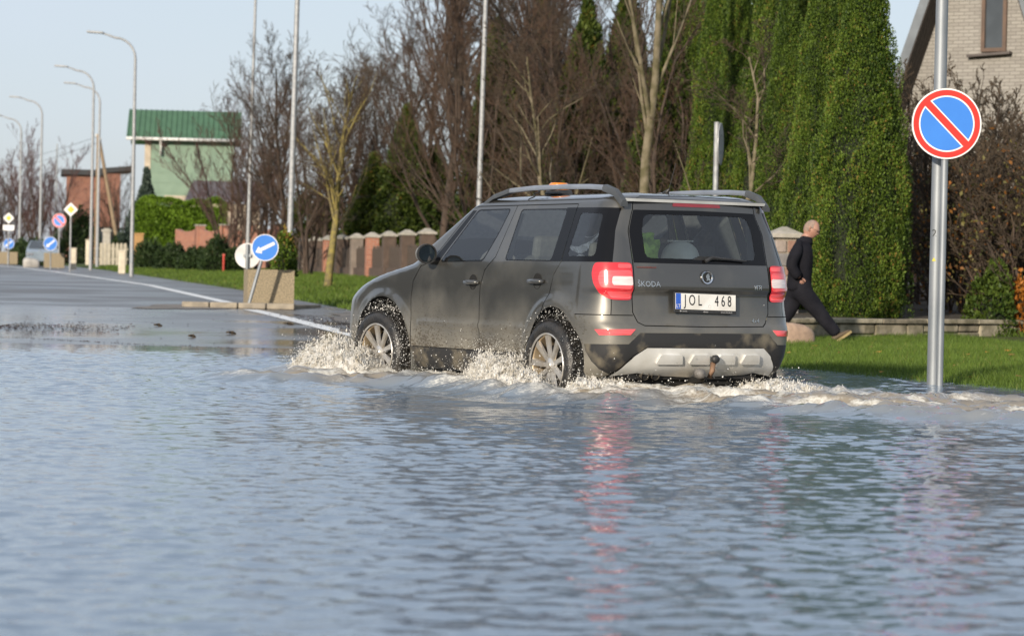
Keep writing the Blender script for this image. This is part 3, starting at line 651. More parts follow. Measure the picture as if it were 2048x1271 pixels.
# mirrors
for side in (1, -1):
    mo = MB().lathe([(0, -.085), (.05, -.08), (.085, -.05), (.098, 0), (.098, .022)], 20, 'x').build('door_mirror', PAINT, car, smooth=True)
    mo.location = (1.60, side * .965, 1.110); mo.scale = (-.80, .86, .78)
    MB().lathe([(0, 0), (.082, 0), (.088, -.004)], 20, 'x').build('mirror_glass', mat('mirror_glass', (.20, .24, .25), .03, 1.0, scale=2), mo).location = (.0165, 0, 0)
    MB().lathe([(.086, .004), (.099, .004), (.099, -.02)], 20, 'x').build('mirror_rim', black_pl, mo).location = (.021, 0, 0)
    MB().tube([(1.64, side * .835, 1.06), (1.63, side * .90, 1.055), (1.60, side * .96, 1.075)], [.035, .026, .03], 8).build('mirror_arm', black_pl, car, smooth=True)
# roof rails
for side in (1, -1):
    pts = [(1.30, .655, 1.470), (1.12, .648, 1.548), (.90, .640, 1.592), (.60, .632, 1.606), (.2, .625, 1.608), (-.15, .622, 1.603), (-.36, .62, 1.592), (-.50, .618, 1.555), (-.60, .615, 1.480)]
    def sect(ps, nm, m, par, w=.019, h=.018):
        b = MB(); V = []; F = []; n = len(ps)
        for i, q in enumerate(ps):
            q = Vector((q[0], q[1] * side, q[2]))
            for dy, dz in ((-w, h * .2), (-w * .6, h), (w * .6, h * .8), (w, 0), (w, -h), (-w, -h)): V.append(q + Vector((0, dy * side, dz)))
        for i in range(n - 1):
            for k in range(6): F.append((i * 6 + k, i * 6 + (k + 1) % 6, i * 6 + 6 + (k + 1) % 6, i * 6 + 6 + k))
        F += [tuple(range(6)), tuple((n - 1) * 6 + k for k in range(6))]
        return b.add(V, F).build(nm, m, par, smooth='auto')
    rail = sect(pts[2:7], 'roof_rail', mat('satin_rail', (.50, .51, .53), .38, .85, scale=3), car)
    GR = mat('rail_foot_plastic', (.06, .065, .07), .45, scale=8)
    sect(pts[:3], 'rail_foot', GR, rail, .021, .020); sect(pts[6:], 'rail_foot', GR, rail, .028, .024)
# aerial
an = MB().tube([(-.20, 0, 1.565), (-.225, 0, 1.588), (-.25, 0, 1.605)], [.028, .016, .006], 8).build('aerial', black_pl, car, smooth=True)
MB().tube([(-.245, 0, 1.60), (-.325, 0, 1.785)], .0032, 5).build('whip', black_pl, an)
# wheels
TYRE = mat('wet_tyre', (.011, .011, .012), .38, col2=(.03, .027, .024), scale=20, bump=.3); RIM = mat('rim_silver', (.66, .66, .66), .33, .7, col2=(.5, .46, .40), scale=8)
RIMB = mat('rim_barrel', (.50, .40, .27), .42, .5, col2=(.36, .27, .17), scale=6); HUB = mat('brake_dark', (.05, .045, .04), .6, scale=9)  # barrel is gold: warm sunlight on the rim put into its colour
def wheel(x, side, steer):
    w = empty('wheel', (x, side * .795, .325), 0); w.parent = car; w.rotation_euler = (0, 0, steer + (0 if side > 0 else math.pi))
    MB().lathe([(.218, .062), (.232, .082), (.262, .092), (.296, .088), (.316, .070), (.325, .045), (.327, 0), (.325, -.045), (.316, -.075), (.29, -.10), (.232, -.10), (.215, -.09)], 56, 'y').build('tyre', TYRE, w, smooth=True)
    t = MB()
    for k in range(56):
        a = 2 * math.pi * k / 56
        for yy, sk in ((.048, .2), (.012, -.15), (-.03, .15)):
            rot = Matrix.Rotation(-a, 3, 'Y') @ Matrix.Rotation(sk, 3, 'X')
            t.box(Matrix.Rotation(-a, 3, 'Y') @ Vector((.328, yy, 0)), (.010, .030, .024), rot)
    t.build('tread', TYRE, w)
    r = MB().lathe([(.226, .084), (.232, .080), (.222, .066), (.212, .058), (.203, .0), (.203, -.07)], 48, 'y').build('rim', RIMB, w, smooth='auto')
    MB().lathe([(.218, .080), (.229, .088), (.234, .080), (.226, .074)], 48, 'y').build('rim_lip', RIM, r, smooth=True)
    for k in range(9):
        a = 2 * math.pi * k / 9; M = Matrix.Rotation(-a, 3, 'Y'); V = []
        for rr, hw, y0, sh in ((.035, .020, .046, 0), (.12, .021, .058, .006), (.214, .031, .070, .016)):
            for s2, yy in ((-1, y0 - .018), (-.75, y0), (.75, y0 + .003), (1, y0 - .018)): V.append(M @ Vector((rr, yy, hw * s2 + sh)))
        F = [(i * 4 + j, i * 4 + (j + 1) % 4, i * 4 + 4 + (j + 1) % 4, i * 4 + 4 + j) for i in range(2) for j in range(4)] + [(0, 1, 2, 3), (11, 10, 9, 8)]
        MB().add(V, F).build('spoke', RIM, r)
    MB().lathe([(0, .066), (.024, .066), (.030, .060), (.052, .052), (.056, .03)], 24, 'y').build('hub', RIM, r, smooth='auto')
    MB().lathe([(0, .0), (.15, .0), (.15, -.03), (0, -.03)], 32, 'y').build('brake_disc', HUB, w)
    return w
for s_ in (1, -1): wheel(-.03, s_, 0); wheel(2.565, s_, R(7))
# arch liners, mud flaps, floor pan
LIN = mat('arch_liner', (.012, .012, .012), .7, scale=9)
for cx, a, b_ in ((-.10, .345, .385), (2.47, .465, .415)):
    for s_ in (1, -1):
        V = []; F = []; n = 16
        for y in (.852, .50):
            P = [(cx - a, .24)] + [(cx + a * math.cos(math.pi * (1 - k / n)), .36 + b_ * math.sin(math.pi * (1 - k / n))) for k in range(n + 1)] + [(cx + a, .24)]
            V += [(p[0], y * s_, p[1]) for p in P]
        m_ = n + 3; F = [(k, k + 1, m_ + k + 1, m_ + k) for k in range(m_ - 1)] + [tuple(range(m_, 2 * m_))]
        MB().add(V, F).build('wheel_arch', LIN, car)
    for s_ in (1, -1):
        xb = cx - a + .01
        if cx > 1: MB().box((xb - .02, s_ * .765, .29), (.02, .19, .26)).build('mud_flap', mat('mud_flap_rubber', (.10, .10, .09), .6, scale=5), car, bevel=.008)
fl = MB(); fl.box((1.2, 0, .30), (3.6, 1.1, .10)); fl.box((1.02, .0, .30), (1.6, 1.62, .14)); fl.build('floor_pan', LIN, car)
# underside at the back: exhaust, tow bar
EXH = mat('exhaust_pipe', (.20, .18, .15), .45, .6, scale=9)
MB().tube([(-.38, .55, .285), (-.38, .20, .285)], .075, 14).build('silencer', mat('silencer_steel', (.15, .12, .09), .5, .4, scale=6), car, smooth='auto')
for y in (.435, .345):
    e = MB().tube([(-.40, y, .30), (-.56, y, .30), (-.64, y, .275)], [.030, .031, .032], 14, cap=False).build('tail_pipe', EXH, car, smooth=True)
    MB().lathe([(0, 0), (.030, 0)], 14, 'x').build('pipe_bore', SEAM, e).location = (-.625, y, .279)
MB().box((-.52, 0, .235), (.06, 1.0, .06)).build('tow_beam', LIN, car, bevel=.01)
tow = MB().tube([(-.52, .02, .25), (-.66, .02, .245), (-.76, .03, .262), (-.83, .08, .285)], [.022, .022, .022, .018], 8).build('tow_hook', LIN, car, smooth=True)
MB().lathe([(0, -.035), (.024, -.032), (.036, -.015), (.038, .015), (.031, .032), (0, .036)], 16, 'x').build('ball_cover', mat('ball_cover_grey', (.16, .15, .14), .6, scale=20), tow, smooth=True).location = (-.85, .115, .300)
so = MB().lathe([(0, .0), (.024, 0), (.031, .015), (.028, .04), (.016, .05)], 14, 'x').build('tow_socket', black_pl, car, smooth=True); so.location = (-.84, -.035, .40)
MB().tube([(-.80, -.03, .37), (-.82, -.01, .32), (-.80, .0, .27)], [.022, .020, .018], 8).build('socket_bracket', mat('rusty_bracket', (.22, .13, .08), .7, scale=15), car, smooth=True)
# cabin
SEAT = mat('seat_cloth', (.085, .088, .09), .8, scale=30); PALE = mat('pale_trim', (.42, .43, .42), .7, scale=4)
def seat(x, y, w, zb, h):
    s = empty('seat', (x, y, 0)); s.parent = car
    MB().box((.10, 0, .50), (.50, w, .16)).build('cushion', SEAT, s, bevel=.04)
    MB().box((-.20, 0, .50 + h / 2), (.13, w, h), Matrix.Rotation(R(-13), 3, 'Y')).build('backrest', SEAT, s, bevel=.04)
    return s
for y in (.36, -.36):
    s = seat(1.10, y, .50, .5, .62); MB().box((-.30, 0, 1.17), (.09, .27, .18), Matrix.Rotation(R(-10), 3, 'Y')).build('headrest', SEAT, s, bevel=.035)
for y in (.42, 0, -.42):
    s = seat(.25, y, .42, .5, .58); MB().box((-.30, 0, 1.13), (.08, .25, .16), Matrix.Rotation(R(-10), 3, 'Y')).build('headrest', SEAT, s, bevel=.035)
MB().box((1.78, 0, .92), (.45, 1.45, .22)).build('dashboard', SEAT, car, bevel=.06)
sw = MB(); sw.tube([Vector((1.50 + .05 * math.sin(a), .36 + .185 * math.cos(a), .98 + .175 * math.sin(a))) for a in np.linspace(0, 2 * math.pi, 25)], .014, 6); sw.build('steering_wheel', SEAT, car, smooth=True)
MB().box((-.40, 0, 1.06), (.44, 1.16, .02)).build('parcel_shelf', mat('parcel_shelf', (.03, .03, .03), .8), car, bevel=.005)
MB().box((.35, 0, 1.505), (1.9, 1.20, .02)).build('headliner', PALE, car)
MB().box((.65, 0, .41), (2.0, 1.40, .03)).build('cabin_floor', SEAT, car)
for s_ in (1, -1):
    MB().prism([(-.40, 1.08), (-.36, 1.42), (-.50, 1.42), (-.585, 1.08)], s_ * .600, s_ * .640, 'y').build('pillar_trim', PALE, car)
    MB().tube([(.70, s_ * .66, 1.42), (.73, s_ * .72, 1.2), (.80, s_ * .75, .8)], .02, 4).build('seat_belt', PALE, car)
# things in and on the car
def carpt(x, y, z): X, Y = from_car(x, y); return (X, Y, z)
hh = empty('hard_hat', carpt(-.45, .03, 1.072), math.pi / 2 + CAR_YAW + .5, 'white safety helmet lying on the parcel shelf behind the rear window', 'helmet')
HW = mat('helmet_white', (.85, .86, .83), .35, scale=4)
V = []; F = []; nr, nc = 12, 28
for i in range(nr + 1):
    t = math.pi / 2 * i / nr
    for k in range(nc):
        a = 2 * math.pi * k / nc; ridge = 1 + .035 * max(0, 1 - abs(math.sin(a)) * 5) * math.cos(t)
        V.append((.145 * math.cos(a) * math.cos(t) ** .8, .118 * math.sin(a) * math.cos(t) ** .8, .02 + .135 * math.sin(t) * ridge))
for i in range(nr):
    for k in range(nc): F.append((i * nc + k, i * nc + (k + 1) % nc, (i + 1) * nc + (k + 1) % nc, (i + 1) * nc + k))
MB().add(V, F).build('shell', HW, hh, smooth=True)
MB().lathe([(.10, .012), (.152, .016), (.158, .022), (.13, .03)], 28).build('brim', HW, hh, smooth=True).scale = (1.08, .9, 1)
MB().box((0, 0, .157), (.20, .022, .012)).build('crest', HW, hh, bevel=.004)
vest = MB(); rr = random.Random(4); V = []; F = []
for i in range(9):
    for k in range(7):
        V.append((-.02 + .03 * math.sin(k * 1.3 + i) * .5, -.12 + .04 * k, .02 + .024 * i + rr.uniform(-.008, .008)))
for i in range(8):
    for k in range(6):
        if i > 5 and k in (0, 5): continue
        F.append((i * 7 + k, i * 7 + k + 1, i * 7 + 8 + k, i * 7 + 7 + k))
vo = vest.add(V, F).build('safety_vest', mat('hi_vis_yellow', (.38, .62, .10), .6, col2=(.18, .30, .05), scale=9, fac=(.35, .45)), smooth=True); so_ = vo.modifiers.new('s', 'SOLIDIFY'); so_.thickness = .012
vo.location = carpt(-.44, .34, 1.07); vo.rotation_euler = (0, 0, math.pi / 2 + CAR_YAW); tag(vo, 'yellow high-visibility vest bunched beside the helmet in the rear window', 'vest')
bea = empty('warning_beacon', carpt(.58, .42, 1.556), math.pi / 2 + CAR_YAW, 'low amber warning beacon on a black pad on the car roof', 'beacon')
MB().box((0, 0, .024), (.20, .14, .036), None, .85).build('base', black_pl, bea, bevel=.01)
MB().lathe([(.072, .042), (.076, .055), (.074, .082), (.06, .094), (0, .096)], 24).build('lens', mat('amber_lens', (.80, .24, .01), .2, coat=.5, scale=9), bea, smooth='auto')
MB().tube([carpt(.56 + .028 * math.sin(t * 2.2) + .05 * t / 12, .54 + .012 * t, 1.60 - .011 * t * (t / 12)) for t in np.linspace(0, 12.5, 60)], .0045, 4).build('coil_cable', black_pl, None)
o_ = COL.objects['coil_cable']; o_.parent = bea; o_.matrix_parent_inverse = (Matrix.Translation(bea.location) @ bea.rotation_euler.to_matrix().to_4x4()).inverted()
# ================================================================ VEGETATION HELPERS
def tubes(segs, n):
    """segs (m,8): p0, p1, r0, r1 -> open n-sided cones"""
    S_ = np.asarray(segs, float); p0 = S_[:, 0:3]; p1 = S_[:, 3:6]; r0 = S_[:, 6:7]; r1 = S_[:, 7:8]
    t = p1 - p0; t /= np.maximum(np.linalg.norm(t, axis=1, keepdims=True), 1e-9)
    ref = np.where(np.abs(t[:, 2:3]) > .9, np.array([[1., 0, 0]]), np.array([[0, 0, 1.]]))
    a = np.cross(t, ref); a /= np.linalg.norm(a, axis=1, keepdims=True); b = np.cross(t, a)
    V = []
    for p, r in ((p0, r0), (p1, r1)):
        for k in range(n):
            an = 2 * math.pi * k / n; V.append(p + (a * math.cos(an) + b * math.sin(an)) * r)
    V = np.stack(V, 1); m = len(S_); base = np.arange(m)[:, None] * 2 * n
    F = np.stack([np.concatenate([base + k, base + (k + 1) % n, base + n + (k + 1) % n, base + n + k], 1) for k in range(n)], 1).reshape(-1, 4)
    return V.reshape(-1, 3), F
def grow_tree(seed, H, r0, up=.35, spread=.9, first=.18, n1=14, depth=4, kink=.16, stems=1, n_sub=(5, 6, 6), lens=(.55, .5, .45)):
    """a bare tree: returns thick segments (trunk, limbs) and thin ones (twigs)"""
    rr = random.Random(seed); thick = []; thin = []
    def branch(p, d, L, r, lev):
        ns = 6 if lev == 0 else (4 if lev < 3 else 3); q = p.copy(); pts = [(q.copy(), r)]; dd = d.copy()
        for i in range(ns):
            dd = (dd + Vector((rr.gauss(0, kink), rr.gauss(0, kink), rr.gauss(0, kink * .6))) + Vector((0, 0, up * (.12 if lev else .0)))).normalized()
            q = q + dd * (L / ns); r2 = r * (1 - .82 * (i + 1) / ns) if lev else r * (1 - .75 * (i + 1) / ns)
            r2 = max(r2, .0042); (thick if pts[-1][1] > .010 else thin).append((*pts[-1][0], *q, pts[-1][1], r2)); pts.append((q.copy(), r2))
        if lev >= depth: return
        nb = n1 if lev == 0 else n_sub[min(lev - 1, len(n_sub) - 1)]
        for k in range(nb):
            f = (first + (1 - first) * (k + rr.random()) / nb) if lev == 0 else .2 + .8 * (k + rr.random()) / nb
            x = f * ns; i = min(int(x), ns - 1); w = x - i; pp = pts[i][0].lerp(pts[i + 1][0], w); rp = pts[i][1] * (1 - w) + pts[i + 1][1] * w
            ax_ = (pts[i + 1][0] - pts[i][0]).normalized(); az = rr.uniform(0, 2 * math.pi)
            side = Vector((math.cos(az), math.sin(az), 0)); side = (side - ax_ * side.dot(ax_));
            if side.length < .01: continue
            side.normalize(); ang = spread * rr.uniform(.65, 1.15) * (1 - .35 * f if lev == 0 else .85)
            nd = (ax_ * math.cos(ang) + side * math.sin(ang)).normalized()
            LL = L * lens[min(lev, len(lens) - 1)] * rr.uniform(.6, 1.15) * ((1.15 - .75 * f) if lev == 0 else (1.1 - .5 * f))
            branch(pp, nd, LL, min(rp * .62, r * .5) * rr.uniform(.7, 1), lev + 1)
    for s in range(stems):
        if stems == 1: branch(Vector((0, 0, -.1)), Vector((rr.gauss(0, .03), rr.gauss(0, .03), 1)).normalized(), H, r0, 0)
        else:
            a = 2 * math.pi * s / stems + rr.random(); t = rr.uniform(.1, .45); branch(Vector((.12 * math.cos(a), .12 * math.sin(a), -.1)), Vector((math.cos(a) * t, math.sin(a) * t, 1)).normalized(), H * rr.uniform(.7, 1), r0, 0)
    return thick, thin
def tree_meshes(seed, bark, twig, **k):
    th, tn = grow_tree(seed, **k)
    a = tubes(th, 6); b = tubes(tn, 3)
    return mesh('trunk', *a, bark), mesh('crown', *b, twig), len(tn)
def place_tree(name, meshes, px, Y, scale, label, cat, group=None, rz=0, sink=0, tops=None):
    X = ax(px, Y); t = empty(name, (X, Y, ground_z(X, Y) - sink), rz, label, cat, group)
    for nm, me in (('trunk', meshes[0]), ('crown', meshes[1])):
        o = obj(nm, me, t)
    t.scale = (scale, scale, scale) if not hasattr(scale, '__len__') else scale
    return t
def leaves(P, N, size, seed, aspect=.45, droop=0, jitter=.7, tint=None, up=0.):
    """leaf sprays: one kite of two triangles each"""
    rs = np.random.RandomState(seed); n = len(P)
    d = N + rs.randn(n, 3) * jitter; d[:, 2] += up; d /= np.linalg.norm(d, axis=1, keepdims=True)
    w = np.cross(d, rs.randn(n, 3)); w /= np.linalg.norm(w, axis=1, keepdims=True)
    s = (size * (.6 + .8 * rs.rand(n)))[:, None]; b = np.cross(d, w)
    V = np.stack([P - d * s * .5, P + w * s * aspect * .5 + b * s * .12, P + d * s * .5, P - w * s * aspect * .5 + b * s * .12], 1).reshape(-1, 3)
    F = np.arange(4 * n).reshape(n, 4)
    tv = np.repeat(np.clip((rs.rand(n) if tint is None else tint + .22 * rs.randn(n)), 0, 1), 4)
    return V, F, tv
def noise3(P, f, seed):
    return (vnoise(P[:, 0] * f + 7 * P[:, 2] * f * .13, P[:, 2] * f, seed) + vnoise(P[:, 1] * f + 31, P[:, 2] * f + P[:, 0] * f * .5, seed + 5)) / 2
BARK = mat('brown_bark', (.075, .050, .036), .85, col2=(.038, .027, .020), scale=8, bump=.4, stretch=(1, 1, .3))
BARK_P = mat('pale_lichen_bark', (.185, .155, .105), .85, col2=(.085, .075, .035), scale=6, bump=.4)
BARK_Y = mat('yellow_lichen_bark', (.25, .20, .05), .85, col2=(.10, .08, .045), scale=7, bump=.4)
TWIG = mat('red_brown_twigs', (.088, .049, .028), .8, col2=(.048, .029, .018), scale=1.5)
TWIG_D = mat('grey_brown_twigs', (.075, .052, .031), .8, col2=(.042, .030, .019), scale=1.5)
TWIG_R = mat('dark_red_twigs', (.105, .045, .038), .8, col2=(.06, .03, .027), scale=1.5)
# ---- thujas: a dark woody core and thousands of flat sprays
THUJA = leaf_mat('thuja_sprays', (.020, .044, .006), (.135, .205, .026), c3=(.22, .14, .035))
THUJA_D = leaf_mat('shaded_thuja_sprays', (.018, .036, .006), (.085, .115, .020), c3=(.14, .09, .02))  # darker copy of the thuja colours, shade between the columns put into them
CORE = mat('thuja_core', (.012, .018, .006), .9, scale=6)
def thuja_mesh(seed, H, Rm, m, n=380, size=.05, pointed=1.0, per=100, cl=.17):
    """crown of upright clumps, each a flame of small flat sprays"""
    rs = np.random.RandomState(seed)
    prof = lambda h: np.clip((1 - h) / .72, 0, 1) ** (.72 * pointed) * (.84 + .16 * np.clip(h / .22, 0, 1)) * Rm
    h = ((np.arange(n) + rs.rand(n)) / n) ** 1.05; a = (np.arange(n) * 2.39996 + rs.randn(n) * .35) % (2 * math.pi)
    def rad(a, h): return prof(h) * (1 + .75 * (fbm(a * 1.6 + 11 + seed, h * H * .8, seed, 3) - .5) + .07 * np.sin(a * 3 + h * 7 + seed))
    r = np.maximum(rad(a, h) - cl * .55, .02) * (1 - .12 * rs.rand(n)); C = np.stack([r * np.cos(a), r * np.sin(a), h * H], 1)
    cs = cl * (.65 + .75 * rs.rand(n)) * (.55 + .45 * np.clip(prof(h) / Rm * 1.6, 0, 1))
    idx = np.repeat(np.arange(n), per); M = len(idx); d = rs.randn(M, 3); d /= np.linalg.norm(d, axis=1, keepdims=True)
    out = np.stack([np.cos(a), np.sin(a), .5 + 0 * a], 1)[idx]; d = d + out * .45; d /= np.linalg.norm(d, axis=1, keepdims=True)
    P = C[idx] + d * cs[idx][:, None] * np.array([.85, .85, 1.5]) * (1 - .3 * rs.rand(M) ** 2)[:, None]
    P[:, 2] = np.maximum(P[:, 2], .02); N = d * .6 + out * .4 + np.array([0, 0, .55]); N /= np.linalg.norm(N, axis=1, keepdims=True)
    tint = (.12 + .72 * rs.rand(n) ** 1.3 * (.4 + 1.1 * fbm(a * 1.5, h * H * .6, seed + 3, 2)))[idx] + .14 * d[:, 2]  # sprays on top of each clump tinted lighter, painting lit tops
    nf = n * 45; hf = rs.rand(nf) ** 1.1; af_ = rs.rand(nf) * 2 * math.pi; rf_ = rad(af_, hf) * (.70 + .16 * rs.rand(nf))     # sprays deeper in, between the clumps
    Pf = np.stack([rf_ * np.cos(af_), rf_ * np.sin(af_), hf * H], 1); Nf = np.stack([np.cos(af_), np.sin(af_), .8 + 0 * af_], 1); Nf /= np.linalg.norm(Nf, axis=1, keepdims=True)
    P = np.vstack([P, Pf]); N = np.vstack([N, Nf]); tint = np.concatenate([tint, .30 + .35 * rs.rand(nf)]); M = len(P)
    V, F, t = leaves(P, N, size, seed, .55, tint=tint, up=.4, jitter=.5); t = np.where(t > .93, np.where(np.repeat(rs.rand(M) < .25, 4), t, .85), t)
    cr = mesh('crown', V, F, m, smooth=False); set_tint(cr, t)
    ch, ca = np.meshgrid(np.linspace(0.0, .96, 26), np.linspace(0, 2 * math.pi, 25)[:-1], indexing='ij')
    R_ = rad(ca, ch) * .66; CV = np.stack([R_ * np.cos(ca), R_ * np.sin(ca), ch * H], -1).reshape(-1, 3); F2 = []
    for i in range(25):
        for k in range(24): F2.append((i * 24 + k, i * 24 + (k + 1) % 24, (i + 1) * 24 + (k + 1) % 24, (i + 1) * 24 + k))
    return cr, mesh('inner_branches', CV, F2, CORE)
TRUNK_SHORT = MB().tube([(0, 0, -.2), (0, 0, .5)], [.09, .07], 8)
_ts = mesh('trunk', TRUNK_SHORT.V, TRUNK_SHORT.F, BARK)
def thuja(name, meshes, px, Y, sc, label, group, rz, base_z=None):
    X = ax(px, Y); z = ground_z(X, Y) if base_z is None else base_z
    t = empty(name, (X, Y, z), rz, label, 'thuja', group); t.scale = sc
    obj('trunk', _ts, t); obj('crown', meshes[0], t); obj('inner_branches', meshes[1], t); return t
TM = [thuja_mesh(101, 5.6, .80, THUJA, 520, .036, per=190, cl=.18), thuja_mesh(102, 5.6, .72, THUJA, 500, .036, per=190, cl=.18), thuja_mesh(103, 5.6, .86, THUJA, 560, .036, per=190, cl=.18)]
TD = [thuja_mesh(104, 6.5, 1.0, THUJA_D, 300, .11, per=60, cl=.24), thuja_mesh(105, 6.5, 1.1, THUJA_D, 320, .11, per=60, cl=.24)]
TL = ['broad nearest green thuja column beside the house corner, right end of the row', 'tall green thuja just left of the widest one in the row', 'green thuja column rising above the walking man', 'slim green thuja left of the man, fourth from the right end', 'yellow-green thuja behind the bare sign post', 'olive green thuja column partly behind bare branches, sixth from the right', 'dull green thuja at the left end of the tall row', 'rear green thuja filling the gap behind the row']
for i, (px, Y, mi, sx, sz, rz) in enumerate([(1720, 36.2, 2, .84, .99, .3), (1632, 38.0, 0, .66, 1.03, 1.2), (1566, 42, 1, .62, 1.08, 2.2), (1520, 44, 0, .66, 1.14, 4.0), (1468, 47, 2, .62, 1.20, 3.0), (1420, 50., 1, .80, 1.22, .8), (1370, 54., 0, .80, 1.32, 5.1), (1670, 47, 2, .9, 1.18, 2.9)]):
    thuja('thuja_tree', TM[mi], px, Y, (sx, sx, sz), TL[i], 'tall thujas along the garden', rz)
DL = ['dark thuja behind the brick pier fence, left of the bare trees', 'dark green thuja behind the fence at the car mirror', 'dark thuja behind bare twigs left of the lamp pole', 'shaded thuja behind the bare trees above the car bonnet', 'shaded thuja behind the bare trees above the car roof', 'shaded thuja just left of the pale trunk', 'shaded thuja behind the pale lichen trunk', 'shaded thuja between the pale trunk and the tall row', 'shaded thuja behind the sign post, behind the green row', 'shaded thuja behind the middle of the green row', 'shaded thuja behind the green row above the walking man']
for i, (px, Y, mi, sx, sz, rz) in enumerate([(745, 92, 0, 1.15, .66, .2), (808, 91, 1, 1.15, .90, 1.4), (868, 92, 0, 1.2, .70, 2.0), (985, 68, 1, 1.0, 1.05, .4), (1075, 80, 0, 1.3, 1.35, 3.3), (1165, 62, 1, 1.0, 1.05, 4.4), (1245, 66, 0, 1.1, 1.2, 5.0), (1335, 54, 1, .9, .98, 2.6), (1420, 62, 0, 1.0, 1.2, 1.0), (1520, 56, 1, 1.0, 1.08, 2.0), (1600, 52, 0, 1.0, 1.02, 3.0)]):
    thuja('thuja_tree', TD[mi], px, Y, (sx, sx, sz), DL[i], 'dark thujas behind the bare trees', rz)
# ---- bare trees
BT = [tree_meshes(1, BARK, TWIG, H=8.5, r0=.125, up=.75, spread=.66, n1=26, first=.10, kink=.11, n_sub=(8, 8, 6), lens=(.62, .46, .42)),
      tree_meshes(2, BARK, TWIG_D, H=8.0, r0=.10, up=.55, spread=.80, n1=24, first=.10, kink=.13, n_sub=(8, 7, 6), lens=(.55, .48, .45)),
      tree_meshes(3, BARK, TWIG, H=6.5, r0=.06, up=.6, spread=.68, n1=15, first=.06, kink=.13, stems=4, n_sub=(7, 6, 4), lens=(.5, .45, .42)),
      tree_meshes(4, BARK, TWIG_R, H=5.5, r0=.045, up=.8, spread=.55, n1=14, first=.05, kink=.11, stems=6, n_sub=(6, 6, 3), lens=(.5, .45, .42))]
BTY = tree_meshes(8, BARK_Y, TWIG_D, H=6.0, r0=.12, up=.35, spread=.95, n1=22, first=.28, kink=.16, n_sub=(8, 7, 5), lens=(.55, .48, .45))
BTP = tree_meshes(12, BARK_P, TWIG_D, H=8.0, r0=.115, up=.8, spread=.48, n1=13, first=.36, kink=.09, n_sub=(7, 6, 5), lens=(.62, .5, .45))
BTQ = tree_meshes(14, BARK_P, TWIG_D, H=5.5, r0=.075, up=.3, spread=.95, n1=18, first=.18, kink=.20, n_sub=(7, 6, 5), lens=(.5, .5, .45))
BG = 'bare trees behind the fence'
for px, Y, mi, sc, rz, lb in [
    (880, 78, 0, 1.22, .3, 'large reddish bare tree with upswept limbs left of the leaning lamp pole'),
    (800, 98, 1, 1.15, 1.1, 'bare brown tree in front of the dark thuja by the piers'),
    (740, 97, 2, 1.15, 2.0, 'bare many-stemmed tree right of the yellow lichen trunk'),
    (1000, 72, 1, 1.15, 3.0, 'bare tree just right of the leaning lamp pole'),
    (1060, 68, 2, 1.20, .9, 'bare many-stemmed tree above the roof beacon'),
    (1105, 70, 0, 1.10, 4.2, 'bare reddish tree behind the car roof rail'),
    (1150, 64, 1, 1.05, 5.2, 'bare grey-brown tree behind the car roof, right of the beacon'),
    (1205, 62, 2, 1.15, 1.9, 'bare many-stemmed tree left of the pale lichen trunk'),
    (1240, 58, 1, .95, 2.6, 'slender bare tree touching the pale lichen trunk'),
    (940, 88, 0, 1.25, 5.7, 'bare tree standing behind the leaning lamp pole'),
    (1340, 52, 2, .92, .6, 'bare twiggy tree in front of the first thujas'),
    (560, 92, 1, .98, .5, 'bare tree behind the tilted arrow sign'),
    (505, 98, 2, 1.12, 3.9, 'bare brown tree overlapping the end of the green house'),
    (462, 104, 3, 1.22, 1.0, 'low reddish bare tree in front of the green house wall'),
    (615, 88, 2, .95, 4.6, 'bare tree left of the yellow lichen trunk'),
    (690, 99, 0, .85, 2.2, 'smaller reddish bare tree behind the brick piers'),
    (655, 100, 1, 1.0, 3.1, 'rear bare tree directly behind the yellow lichen trunk'), (850, 98, 1, 1.35, .9, 'rear tall bare tree above the car mirror'),
    (1030, 88, 0, 1.35, 1.7, 'rear tall bare tree above the front of the roof rail'), (1110, 60, 2, 1.0, 4.0, 'front bare many-stemmed tree behind the car roof'), (965, 66, 2, 1.05, 5.6, 'front bare many-stemmed tree at the foot of the leaning lamp pole'),
    (535, 108, 0, .85, 1.5, 'rear bare tree above the white sign back')]:
    place_tree('bare_tree', BT[mi], px, Y, sc, lb, 'tree', BG, rz)
place_tree('bare_tree', BTY, 655, 62, .88, 'bare tree with yellow lichen on its trunk on the grass verge', 'tree', None, .4)
place_tree('bare_tree', BTP, 1283, 44, 1.0, 'bare tree with pale lichen-covered trunk behind the car roof', 'tree', None, 1.0)
place_tree('bare_tree', BTQ, 1400, 42, .85, 'low crooked bare tree between the sign post and the thujas', 'tree', None, 2.4)
place_tree('bare_tree', BTQ, 1170, 55, 1.0, 'crooked pale-branched bare tree above the car roof rail', 'tree', None, 5.0)
for px, Y, mi, sc, rz, lb in [(22, 175, 3, 1.45, 0, 'far reddish bare tree at the left edge of the picture'), (78, 165, 3, 1.55, 2, 'far reddish bare tree behind the no-parking sign'), (232, 170, 2, 1.0, 1, 'far thin bare tree between the brick house and the green house'), (-12, 165, 2, 1.0, 4, 'far bare tree cut by the left edge'), (130, 190, 3, 1.1, 3, 'far low bare tree in front of the brick house')]:
    place_tree('bare_tree', BT[mi], px, Y, sc, lb, 'tree', 'far bare trees beside the road', rz)
